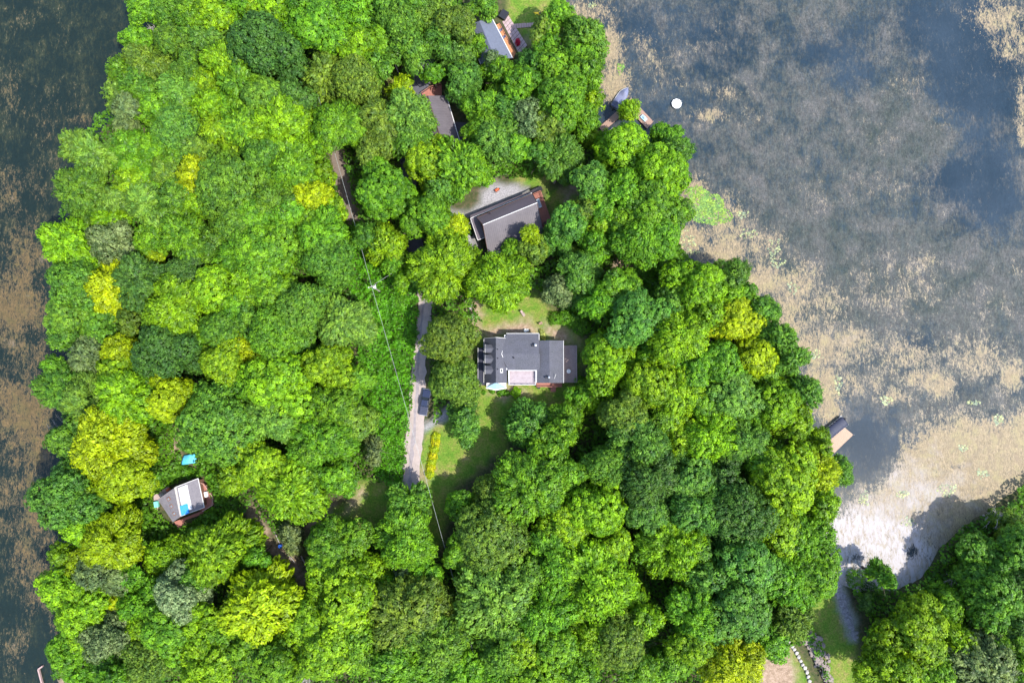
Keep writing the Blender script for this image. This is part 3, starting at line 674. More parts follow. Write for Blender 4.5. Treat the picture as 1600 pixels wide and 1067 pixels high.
# east deck, boards running north-south
ex0, ex1 = xee + .05, X(901, 1.0); ey0, ey1 = Y(597.5, 1), Y(540, 1)
d = MB(); d.slab([(ex0 - .2, ey0, .93), (ex1, ey0, .93), (ex1, ey1, .93), (ex0 - .2, ey1, .93)], .3); do = d.build('east_deck', M['wood_dark'], R)
boards(do, (ex0, ey0), (ex1, ey0), (ex1, ey1), (ex0, ey1), 1.0, 12, M['deck_grey'], gap=.05, jitter=.012, seed=9)
railing(do, [(ex0 + .1, ey1 - .05), (ex1 - .06, ey1 - .05), (ex1 - .06, ey0 + .05), (ex0 + 1.0, ey0 + .05)], 1.0, .95, M['deck_grey'])
# low red deck below the south eave of the east wing
sx0, sx1 = X(838, .8), X(878, .8); sy0, sy1 = Y(604.5, .8), yEs + .2
d = MB(); d.slab([(sx0, sy0, .73), (sx1, sy0, .73), (sx1, sy1, .73), (sx0, sy1, .73)], .25); do = d.build('south_deck', M['wood_dark'], R)
boards(do, (sx0, sy0), (sx0, sy1), (sx1, sy1), (sx1, sy0), .79, 5, M['deck_red'], seed=12)
railing(do, [(sx0, sy0 + .05), (sx1, sy0 + .05)], .79, .9, M['deck_red'])
b = MB(); b.box((X(864.5, 1), sy0 - .45, .35), (1.2, .8, .25)); b.box((X(864.5, 1), sy0 - .9, .15), (1.2, .5, .2)); b.build_each('step', M['deck_red'], do)
for px in (800, 812, 826): window(R, (X(px, 1.4), by0 + .16, 1.4), 1.2, 1.3, -math.pi / 2)
for py in (548, 566, 586): window(R, (xee - .27, Y(py, 1.9), 2.1), 1.4, 1.3, 0)

# ------------------------------------------------------------------ chalet with brown metal roof
R = empty('chalet', P(800, 348)); tag(R, 'chalet with long brown metal roof, lower porch roof and red deck', 'house')
A, B_ = loc4(R, [(754.7, 351.5, 6.6), (839.4, 317, 6.6)])
sW, sE = loc4(R, [(763.5, 401.0, 3.1), (850.0, 366.6, 3.1)])
nW, nE = loc4(R, [(745, 340.2, 4.3), (832, 302.7, 4.3)])
def ribbed(name, a, b, c, d, m, n, parent, th=.12):
    a, b, c, d = map(Vector, (a, b, c, d)); q = MB(); q.slab([a, b, c, d], th); o = q.build(name, m, parent)
    for i in range(n + 1):
        t = i / n; r = MB(); r.bar(a.lerp(b, t) + Vector((0, 0, .035)), d.lerp(c, t) + Vector((0, 0, .035)), .045, .06); r.build('standing_seam', m, o)
    return o
ribbed('roof', sW, sE, B_, A, M['metal_roof'], 30, R)
ribbed('roof', nE, nW, A, B_, M['metal_shade_side'], 26, R)
f = MB(); f.bar(A + Vector((0, 0, .08)), B_ + Vector((0, 0, .08)), .16, .08); f.build('ridge_cap', M['trim'], R)
f = MB(); f.bar(sW + Vector((0, 0, .02)), sE + Vector((0, 0, .02)), .18, .2); f.build('eave_gutter', M['trim'], R)
f = MB(); f.bar(nW, nE, .14, .18); f.build('eave_fascia', M['wood_dark'], R)
f = MB()
for p, q in ((A, sW), (A, nW), (B_, sE), (B_, nE)): f.bar(p + Vector((0, 0, -.05)), q + Vector((0, 0, -.05)), .12, .26)
f.build_each('rake_board', M['wood_dark'], R)
ax = (B_ - A).normalized(); ax.z = 0; ax.normalize(); wi = [sW + ax * .5, sE - ax * .5, nE - ax * .5, nW + ax * .5]
pv = (A - sW); pv.z = 0; pv.normalize(); wi[0] = wi[0] + pv * .5; wi[1] = wi[1] + pv * .5; wi[2] = wi[2] - pv * .3; wi[3] = wi[3] - pv * .3
mW = A + ax * .5; mE = B_ - ax * .5
w = MB(); w.add([V3(wi[0], 0), V3(wi[1], 0), V3(wi[2], 0), V3(wi[3], 0), V3(wi[0], 3.2), V3(wi[1], 3.2), V3(wi[2], 4.1), V3(wi[3], 4.1), V3(mW, 6.35), V3(mE, 6.35)],
      [(3, 2, 1, 0), (0, 1, 5, 4), (1, 2, 6, 9, 5), (2, 3, 7, 6), (3, 0, 4, 8, 7), (4, 5, 9, 8), (8, 9, 6, 7)]); w.build('wall', M['log'], R)
# lower roof wrapping the west gable and the north side
q = loc4(R, [(735.2, 341.7, 2.9), (746.5, 375.5, 2.9), (758.0, 371.0, 2.9), (747.5, 338.0, 2.9)])
s = MB(); s.slab([q[0], q[1], q[2], q[3]], .12); s.build('porch_roof', M['metal_shade_side'], R)
f = MB(); f.bar(q[0], q[1], .12, .16); f.bar(q[1], q[2], .12, .16); f.build_each('porch_fascia', M['trim'], R)
q = loc4(R, [(735.4, 341.3, 2.95), (831, 301.8, 3.3), (843, 293, 2.7), (734.5, 336.6, 2.6)])
s = MB(); s.slab(q, .1); s.build('north_eave_roof', M['metal_shade_side'], R)
f = MB(); f.bar(q[0] + Vector((0, 0, .08)), q[1] + Vector((0, 0, .08)), .14, .1); f.build('flashing', M['trim'], R)
q2 = loc4(R, [(737, 343, 0), (747, 375, 0)])
po = MB()
for k in range(4): p = q2[0].lerp(q2[1], k / 3); po.box(V3(p, 1.4), (.14, .14, 2.8))
po.build_each('porch_post', M['wood_dark'], R)
q = loc4(R, [(833, 304.5, .9), (844.5, 299.7, .9), (863, 353, .9), (850, 372, .9)])
d = MB(); d.slab([V3(p, .84) for p in q], .25); do = d.build('red_deck', M['wood_dark'], R)
boards(do, q[0], q[1], q[2], q[3], .91, 11, M['deck_red'], gap=.04, jitter=.012, seed=5)
railing(do, [q[0], q[1], q[2], q[3]], .91, .95, M['deck_red'], name='railing')
for t_ in (.2, .45, .7): 
    p = (sW + pv * .5).lerp(sE + pv * .5, t_); window(R, V3(p - pv * .02, 1.7), 1.3, 1.2, math.atan2(-pv.y, -pv.x))
b = MB(); pp = loc4(R, [(765.5, 333.5, 5.2)])[0]; b.lathe(pp - Vector((0, 0, .5)), [(.1, 0), (.1, .8), (.16, .82), (.05, .95)], 8); b.build('vent_pipe', M['black'], R)

# ------------------------------------------------------------------ long brown-roofed building
R = empty('long_building', P(690, 192)); tag(R, 'long low building with brown metal gable roof half hidden between crowns', 'house')
r0, r1, e0, e1 = loc4(R, [(668.5, 150, 4.9), (694.5, 237, 4.9), (697.5, 150, 3.1), (724.5, 241, 3.1)])
per = Vector((e0 - r0)); w0, w1 = loc4(R, [(646.5, 157, 3.1), (672, 247, 3.1)])
ribbed('roof', e0, e1, r1, r0, M['metal_roof'], 22, R); ribbed('roof', w1, w0, r0, r1, M['metal_shade_side'], 22, R)
f = MB(); f.bar(r0 + Vector((0, 0, .1)), r1 + Vector((0, 0, .1)), .22, .08); f.build('ridge_cap', M['wood_dark'], R)
f = MB(); f.bar(e0, e1, .16, .18); f.build('eave_gutter', M['trim'], R)
a = (r1 - r0); a.z = 0; a.normalize(); n_ = Vector((-a.y, a.x, 0)); 
w = MB(); c = [e0 + a * .4 + (r0 - e0).normalized() * .4, e1 - a * .4 + (r1 - e1).normalized() * .4, w1 - a * .4 + (r1 - w1).normalized() * .4, w0 + a * .4 + (r0 - w0).normalized() * .4]
w.add([V3(p, 0) for p in c] + [V3(p, 3.05) for p in c] + [V3(r0 + a * .4, 4.75), V3(r1 - a * .4, 4.75)],
      [(0, 3, 2, 1), (0, 1, 5, 4), (2, 3, 7, 6), (3, 0, 4, 8, 7), (1, 2, 6, 9, 5), (4, 5, 9, 8), (6, 7, 8, 9)]); w.build('wall', M['log'], R)
q = loc4(R, [(659, 147, .5), (672, 138, .5), (690, 133, .5), (690, 150, .5), (668, 158, .5)]); 
d = MB(); d.slab([V3(p, .5) for p in q], .3); do = d.build('entry_deck', M['deck_red'], R)
railing(do, [q[0], q[1], q[2]], .5, .9, M['deck_red'])

# ------------------------------------------------------------------ blue-grey roofed house at the top
R = empty('lake_house', P(764, 60)); tag(R, 'house with blue grey shingle roof beside the pink patio', 'house')
ra, rb, ea, eb, wa, wb = loc4(R, [(749, 33, 6.0), (774, 92, 6.0), (768, 27, 3.4), (801, 91, 3.4), (729.5, 40, 3.4), (751, 101, 3.4)])
course_roof(R, eb, ea, ra, rb, M['grey_roof'], 22); course_roof(R, wa, wb, rb, ra, M['grey_roof'], 18)
f = MB(); f.bar(ea, eb, .16, .18); f.bar(wa, wb, .12, .18); f.build_each('gutter', M['trim'], R)
a = (rb - ra); a.z = 0; a.normalize()
c = [ea + a * .4 + (ra - ea).normalized() * .4, eb - a * .4 + (rb - eb).normalized() * .4, wb - a * .4 + (rb - wb).normalized() * .4, wa + a * .4 + (ra - wa).normalized() * .4]
w = MB(); w.add([V3(p, 0) for p in c] + [V3(p, 3.3) for p in c] + [V3(ra + a * .4, 5.8), V3(rb - a * .4, 5.8)],
      [(0, 3, 2, 1), (0, 1, 5, 4), (2, 3, 7, 6), (3, 0, 4, 8, 7), (1, 2, 6, 9, 5), (4, 5, 9, 8), (6, 7, 8, 9)]); w.build('wall', M['log'], R)
q = loc4(R, [(774, 40, .8), (781, 36, .8), (806, 82, .8), (802, 92, .8)])
d = MB(); d.slab([V3(p, .74) for p in q], .3); do = d.build('deck', M['wood_dark'], R)
boards(do, q[0], q[1], q[2], q[3], .8, 5, mat('orange stained board', (.5, .22, .1), .8, noise=(3, (.38, .16, .08), .6)), gap=.04, seed=6)
railing(do, [q[1], q[2]], .8, .9, M['wood_dark'])
q = loc4(R, [(729, 38, .4), (733, 36, .4), (742, 53, .4), (735, 56, .4)]); d = MB(); d.slab([V3(p, .5) for p in q], .3); d.build('side_porch', M['log'], R)

# patio and its path: separate flagstones
R = empty('patio', P(805, 50)); R['kind'] = 'structure'
q = loc4(R, [(784.5, 33, .1), (793, 23, .1), (801, 30, .1), (824, 71, .1), (814, 84, .1)])
def flags(poly, cell, z, m, seed, th=.08):
    rnd = random.Random(seed); xs_ = [p.x for p in poly]; ys_ = [p.y for p in poly]; py = [(p.x, p.y) for p in poly]
    ang = math.radians(-30)
    for i in range(-30, 30):
        for j in range(-30, 30):
            cx, cy = i * cell, j * cell; x = cx * math.cos(ang) - cy * math.sin(ang) + poly[0].x; y = cx * math.sin(ang) + cy * math.cos(ang) + poly[0].y
            if not inside(py, np.array([x]), np.array([y]))[0]: continue
            b = MB(); b.box((x, y, z + rnd.uniform(-.008, .008)), (cell - .05, cell - .05, th), rz=ang); b.build('paving_slab', m, R)
q = loc4(R, [(784.5, 34, .1), (794, 23.5, .1), (824, 71, .1), (811, 85, .1)])
for i in range(3):
    for j in range(10):
        s_ = lambda a, b: q[0].lerp(q[1], a).lerp(q[3].lerp(q[2], a), b)
        e = .012; e2 = .006; b = MB(); zj = .08 + .005 * ((i * 3 + j * 7) % 4)
        b.slab([V3(s_(i / 3 + e, j / 10 + e2), zj), V3(s_((i + 1) / 3 - e, j / 10 + e2), zj), V3(s_((i + 1) / 3 - e, (j + 1) / 10 - e2), zj), V3(s_(i / 3 + e, (j + 1) / 10 - e2), zj)][::-1], .1); b.build('paving_slab', M['concrete_pink'], R)
for k in range(9):
    p = P(801 + k * 3.9, 41.5 - k * .25) - R.location; b = MB(); b.box((p.x, p.y, .1 + .01 * (k % 2)), (.52, 1.05, .1), rz=.06 * ((k % 3) - 1)); b.build('flagstone', M['slab_joint'], R)

# ------------------------------------------------------------------ tarp-covered cottage at the lower left
R = empty('cottage', P(292, 778)); tag(R, 'small grey-roofed cottage with white and blue tarps over its roof', 'house')
ra, rb = loc4(R, [(274.0, 761, 4.9), (283, 806, 4.9)])
ea, eb = loc4(R, [(309.5, 747.2, 3.4), (319.2, 792.5, 3.4)]); wa, wb = loc4(R, [(246.5, 780, 3.2), (270, 815.5, 3.2)])
course_roof(R, eb, ea, ra, rb, M['old_roof'], 16); course_roof(R, wa, wb, rb, ra, M['old_roof'], 14)
f = MB(); f.bar(ra + Vector((0, 0, .07)), rb + Vector((0, 0, .07)), .5, .07); f.build('ridge_cap', M['stone'], R)
f = MB(); f.bar(ea, eb, .14, .18); f.bar(ra, ea, .1, .2); f.bar(rb, eb, .1, .2); f.build_each('fascia', M['trim'], R)
a = (rb - ra); a.z = 0; a.normalize(); mid = lambda p, q_, t_: p.lerp(q_, t_)
c = [ea + a * .4 + (ra - ea).normalized() * .4, eb - a * .4 + (rb - eb).normalized() * .4, wb - a * .3 + (rb - wb).normalized() * .3, wa + a * .3 + (ra - wa).normalized() * .3]
w = MB(); w.add([V3(p, 0) for p in c] + [V3(p, 3.15) for p in c] + [V3(ra + a * .4, 4.75), V3(rb - a * .4, 4.75)],
      [(0, 3, 2, 1), (0, 1, 5, 4), (2, 3, 7, 6), (3, 0, 4, 8, 7), (1, 2, 6, 9, 5), (4, 5, 9, 8), (6, 7, 8, 9)]); w.build('wall', M['log'], R)
nE_ = (eb - ea).cross(ra - ea).normalized(); nE_ = nE_ if nE_.z > 0 else -nE_
def on_slope(s, t_, up=.05, e=(ea, eb, ra, rb), n=nE_): return e[2].lerp(e[3], s).lerp(e[0].lerp(e[1], s), t_) + n * up
nW_ = (wb - wa).cross(ra - wa).normalized(); nW_ = nW_ if nW_.z > 0 else -nW_
for s in (.22, .5, .78):
    c_ = on_slope(s, .48, .1, (wa, wb, ra, rb), nW_); tq = (wa - ra).normalized().to_track_quat('X', 'Z')
    rzz = 0; b = MB(); b.box(c_, (.85, .8, .22), tilt=tq); o = b.build('skylight', M['log'], R); b = MB(); b.box(c_ + nW_ * .12, (.5, .45, .04), tilt=tq); b.build('pane', M['skylight'], o)
def sheet(name, s0, s1, t0, t1, m, up, seed, label, cat):
    rnd = random.Random(seed); n = 9; q = MB(); vs = []; fs = []
    for i in range(n + 1):
        for j in range(n + 1):
            edge = i in (0, n) or j in (0, n)
            vs.append(R.location + on_slope(s0 + (s1 - s0) * i / n + (rnd.uniform(-.01, .01) if edge else 0), t0 + (t1 - t0) * j / n, up + rnd.uniform(0, .05)))
    for i in range(n):
        for j in range(n): a_ = i * (n + 1) + j; fs.append((a_, a_ + 1, a_ + n + 2, a_ + n + 1))
    base = vs[0].copy(); q.add([v - base for v in vs], fs); o = q.build(name, m); o.location = base
    sd = o.modifiers.new('solid', 'SOLIDIFY'); sd.thickness = .02; tag(o, label, cat)
sheet('tarp', .06, .92, .1, .5, M['tarp_white'], .1, 1, 'long white tarp spread down the cottage roof', 'tarp')
sheet('tarp', .66, 1.0, .02, .36, M['tarp_blue'], .18, 2, 'bright blue tarp on the lower corner of the cottage roof', 'tarp')
q = loc4(R, [(311.5, 750, 1.0), (322, 757, 1.0), (334.5, 775, 1.0), (334, 788, 1.0), (318, 798, 1.0), (304, 795, 1)])
d = MB(); d.slab([V3(p, .95) for p in q], .3); do = d.build('east_deck', M['deck_red'], R)
boards(do, q[5].lerp(q[0], .02), q[4], q[3], q[0], 1.02, 9, M['deck_red'], gap=.04, seed=15)
railing(do, [q[0], q[1], q[2], q[3], q[4]], 1.0, .9, mat('weathered pink rail', (.42, .26, .22), .8))
q = loc4(R, [(272, 815, .7), (318, 797, .7), (317, 803, .7), (290, 812, .7), (283, 822, .7), (276, 822, .7)]); d = MB(); d.slab([V3(p, .7) for p in q], .2); d.build('south_walkway', M['deck_red'], R)
for k in range(6):
    p = P(280 + .3 * k, 820 + 2.2 * k, .6 - .08 * k) - R.location; b = MB(); b.box(p, (1.0, .3, .06)); b.build('stair_tread', M['deck_red'], R)
q = loc4(R, [(240, 774, .6), (262, 760, .6), (269, 766, .6), (249, 782, .6), (246, 796, .6), (240, 795, .6)]); d = MB(); d.slab([V3(p, .6) for p in q], .2); d.build('west_deck', M['deck_grey'], R)
# ------------------------------------------------------------------ tree crowns
def leaf_quads(pos, nrm, size, rng_, along=None, elong=1.0):
    n = len(pos)
    nrm = nrm + rng_.normal(0, .42, (n, 3)); nrm /= np.linalg.norm(nrm, axis=1, keepdims=True) + 1e-9
    ref = rng_.normal(0, 1, (n, 3)) if along is None else along + rng_.normal(0, .35, (n, 3))
    u = ref - nrm * np.sum(ref * nrm, 1, keepdims=True); u /= np.linalg.norm(u, axis=1, keepdims=True) + 1e-9
    v = np.cross(nrm, u); s = size * rng_.uniform(.65, 1.3, (n, 1)); a = u * s * .62 * elong; b_ = v * s * .42
    V = np.stack([pos - a, pos - b_ + a * .1 - nrm * s * .06, pos + a, pos + b_ + a * .1 - nrm * s * .06], 1).reshape(-1, 3)
    return V, np.arange(n * 4).reshape(-1, 4)

def crown_mesh(name, R, kind, seed, mat_):
    rg = np.random.default_rng(seed); D = R * {'spire': 2.6}.get(kind, rg.uniform(1.45, 1.8))
    # boughs
    nb = {'round': int(7 + R * 1.3), 'feather': int(6 + R), 'fine': int(8 + R * 1.6), 'pale': int(7 + R), 'spire': 10, 'tall': int(7 + R)}[kind]
    B = []; tries = 0
    while len(B) < nb and tries < 900:
        tries += 1
        ph = rg.uniform(0, 2 * np.pi); zz_ = rg.uniform(-.35, .8); rr = math.sqrt(max(0, 1 - max(zz_, 0) ** 1.5)) * rg.uniform(.42, .68)
        if len(B) == 0: zz_, rr = .72, .05
        if kind == 'spire': zz_ = -.6 + 1.5 * len(B) / nb; rr = .45 * (1 - (zz_ + .6) / 1.6); 
        p = np.array([rr * math.cos(ph) * R, rr * math.sin(ph) * R, zz_ * D * .55])
        if kind != 'spire' and any(np.linalg.norm((p - q) * [1, 1, 1.2]) < r_ * .62 for q, r_ in B): continue
        br = R * rg.uniform(.3, .46) * (1.05 if zz_ < .3 else .9)
        if kind == 'spire': br = R * (.36 - .24 * (zz_ + .6) / 1.5)
        B.append((p, br))
    BC = np.array([q for q, _ in B]); BR = np.array([r_ for _, r_ in B])
    pa, pb, pc = rg.uniform(0, 6.28, 3); az = np.arctan2(BC[:, 1], BC[:, 0]); fx_ = 1 + (.17 * np.cos(2 * az + pa) + .12 * np.cos(3 * az + pb) + .06 * np.cos(5 * az + pc)) * (0 if kind == 'spire' else 1)
    BC[:, :2] *= fx_[:, None]; BR = BR * (.9 + .1 * fx_) * rg.uniform(.85, 1.15, len(BR)); B = list(zip(BC, BR))
    # clumps on the outside of the boughs
    sp = {'round': .78, 'feather': .66, 'fine': .52, 'pale': .56, 'spire': .45, 'tall': .6}[kind]
    C = []; CN = []
    for i, (q, br) in enumerate(B):
        n = int(4 * np.pi * br ** 2 / (sp * sp) * .95)
        k = np.arange(n) + .5; ph = np.arccos(1 - 2 * k / n); th = np.pi * (1 + 5 ** .5) * k + rg.uniform(0, 6)
        d = np.stack([np.cos(th) * np.sin(ph), np.sin(th) * np.sin(ph), np.cos(ph)], 1) + rg.normal(0, .1, (n, 3)); d /= np.linalg.norm(d, axis=1, keepdims=True)
        p = q + d * br * rg.uniform(.8, 1.12, (n, 1))
        ok = np.ones(n, bool)
        for j in range(len(B)):
            if j != i: ok &= np.linalg.norm(p - BC[j], axis=1) > BR[j] * .86
        ok &= (d[:, 2] > -.45) | (p[:, 2] < -D * .2)
        ok &= rg.uniform(0, 1, n) > .15
        C.append(p[ok]); CN.append(d[ok])
    C = np.concatenate(C); CN = np.concatenate(CN); nC = len(C)
    cl = rg.uniform(0, 1, nC); cr = sp * rg.uniform(.62, 1.15, nC)
    nl = {'round': 36, 'feather': 24, 'fine': 18, 'pale': 20, 'spire': 16, 'tall': 22}[kind]
    ls = {'round': .33, 'feather': .32, 'fine': .25, 'pale': .26, 'spire': .24, 'tall': .3}[kind]
    ci = np.repeat(np.arange(nC), nl); m = len(ci)
    d = rg.normal(0, 1, (m, 3)) + CN[ci] * .9 + [0, 0, .35]; d /= np.linalg.norm(d, axis=1, keepdims=True)
    rad = cr[ci][:, None] * rg.uniform(.45, 1.0, (m, 1)) ** .5
    pos = C[ci] + d * rad * [1, 1, .8]; along = None; el = 1.0
    if kind == 'round' and seed % 2 == 0:
        out = C[ci] * [1, 1, .4]; out /= np.linalg.norm(out, axis=1, keepdims=True) + 1e-9; pos = pos + out * rg.uniform(-.5, .6, (m, 1)); along = out; el = 1.35
    if kind in ('feather', 'spire'):
        out = C[ci] * [1, 1, .35]; out /= np.linalg.norm(out, axis=1, keepdims=True) + 1e-9
        pos = pos + out * rg.uniform(-.7, .9, (m, 1)) * .8 * (1 if kind == 'feather' else .5); pos = pos - (pos - C[ci]) * (1 - np.abs(np.sum((pos - C[ci]) * out, 1, keepdims=True)) * 0) * .12
        along = out; el = 1.7
    V, F = leaf_quads(pos, d * .8 + CN[ci] * .5 + [0, 0, .3], ls, rg, along, el)
    clv = cl[ci]; lfv = rg.uniform(0, 1, m)
    # inner leaves that close the crown
    ni = int(len(C) * 4); k = rg.integers(0, len(B), ni); di = rg.normal(0, 1, (ni, 3)); di /= np.linalg.norm(di, axis=1, keepdims=True)
    pi_ = BC[k] + di * BR[k][:, None] * rg.uniform(.35, .82, (ni, 1)); V2, F2 = leaf_quads(pi_, di + [0, 0, .6], ls * 1.5, rg)
    V = np.concatenate([V, V2]); F = np.concatenate([F, F2 + m * 4]); clv = np.concatenate([clv, rg.uniform(0, 1, ni)]); lfv = np.concatenate([lfv, rg.uniform(0, 1, ni)])
    me = fast_mesh(name, V, F, mat_, {'cl': ('FACE', clv), 'lf': ('FACE', lfv)})
    return me, D

SIZES = {'S': 2.7, 'M': 4.3, 'L': 6.4}
CROWNS = {}
sd = 100
for kind, nv in (('round', 4), ('feather', 3), ('fine', 3), ('pale', 2), ('tall', 2)):
    for sz, Rr in SIZES.items():
        for v in range(nv if sz != 'S' else max(2, nv - 1)):
            sd += 1; CROWNS.setdefault((kind, sz), []).append(crown_mesh('crown_' + kind, Rr, kind, sd, M['leaf_pale'] if kind == 'pale' else M['leaf']))
CROWNS[('spire', 'S')] = CROWNS[('spire', 'M')] = CROWNS[('spire', 'L')] = [crown_mesh('crown_spire', 3.2, 'spire', 77, M['leaf'])]

def trunk_mesh(seed, bare=False):
    """height 1 per unit up to the crown top; real metres: built 12 m tall"""
    rd = random.Random(seed); b = MB(); H_ = 12.0
    top = Vector((rd.uniform(-.5, .5), rd.uniform(-.5, .5), H_ * .78)); mid_ = Vector((rd.uniform(-.3, .3), rd.uniform(-.3, .3), H_ * .4))
    b.tube([(0, 0, -.4), (0, 0, .5), mid_, top], [.34, .24, .17, .07], 7)
    for k in range(14 if bare else 7):
        t_ = rd.uniform(.38, .95); p = mid_.lerp(top, (t_ - .38) / .57) if t_ > .38 else mid_
        a = rd.uniform(0, 6.28) + k * 2.4; L = rd.uniform(1.8, 3.4) * (1.25 - t_ * .5); e = p + Vector((math.cos(a) * L, math.sin(a) * L, L * rd.uniform(.35, .9)))
        m_ = p.lerp(e, .5) + Vector((rd.uniform(-.2, .2), rd.uniform(-.2, .2), .25)); b.tube([p, m_, e], [.09, .06, .025], 5)
        if bare:
            for j in range(5):
                s = p.lerp(e, rd.uniform(.35, 1)); a2 = a + rd.uniform(-1.2, 1.2); L2 = rd.uniform(.7, 1.5); b.tube([s, s + Vector((math.cos(a2) * L2, math.sin(a2) * L2, L2 * rd.uniform(.1, .7)))], [.045, .015], 4)
    me = bpy.data.meshes.new('trunk_bare' if bare else 'trunk'); me.from_pydata(b.v, [], b.f); me.materials.append(M['deadwood'] if bare else M['bark']); return me
TRUNKS = [trunk_mesh(s) for s in range(4)]; BARE = [trunk_mesh(50 + s, True) for s in range(3)]

# colours: albedo rgb, tip amount
TC = {'Y': ((.185, .275, .005), .4), 'L': ((.098, .215, .008), .8), 'G': ((.066, .178, .012), .85), 'M': ((.060, .156, .018), .8), 'D': ((.038, .100, .018), .6),
      'B': ((.058, .158, .024), .7), 'O': ((.078, .150, .020), .7), 'S': ((.092, .145, .052), .4), 'P': ((.05, .09, .025), .75), 'T': ((.082, .18, .026), .6)}
CN_ = {'Y': 'bright yellow-green', 'L': 'lime green', 'G': 'bright green', 'M': 'mid green', 'D': 'dark green', 'B': 'bluish green', 'O': 'olive green', 'S': 'silvery grey-green', 'P': 'pale-tufted olive', 'T': 'pale green'}
KN = {'round': 'rounded', 'feather': 'feathery', 'fine': 'fine-leaved', 'pale': 'seed-tufted', 'spire': 'spiky', 'tall': 'leafy', 'dead': 'bare'}
KC = {'r': 'round', 'f': 'feather', 'n': 'fine', 'p': 'pale', 's': 'spire', 't': 'tall', 'd': 'dead'}
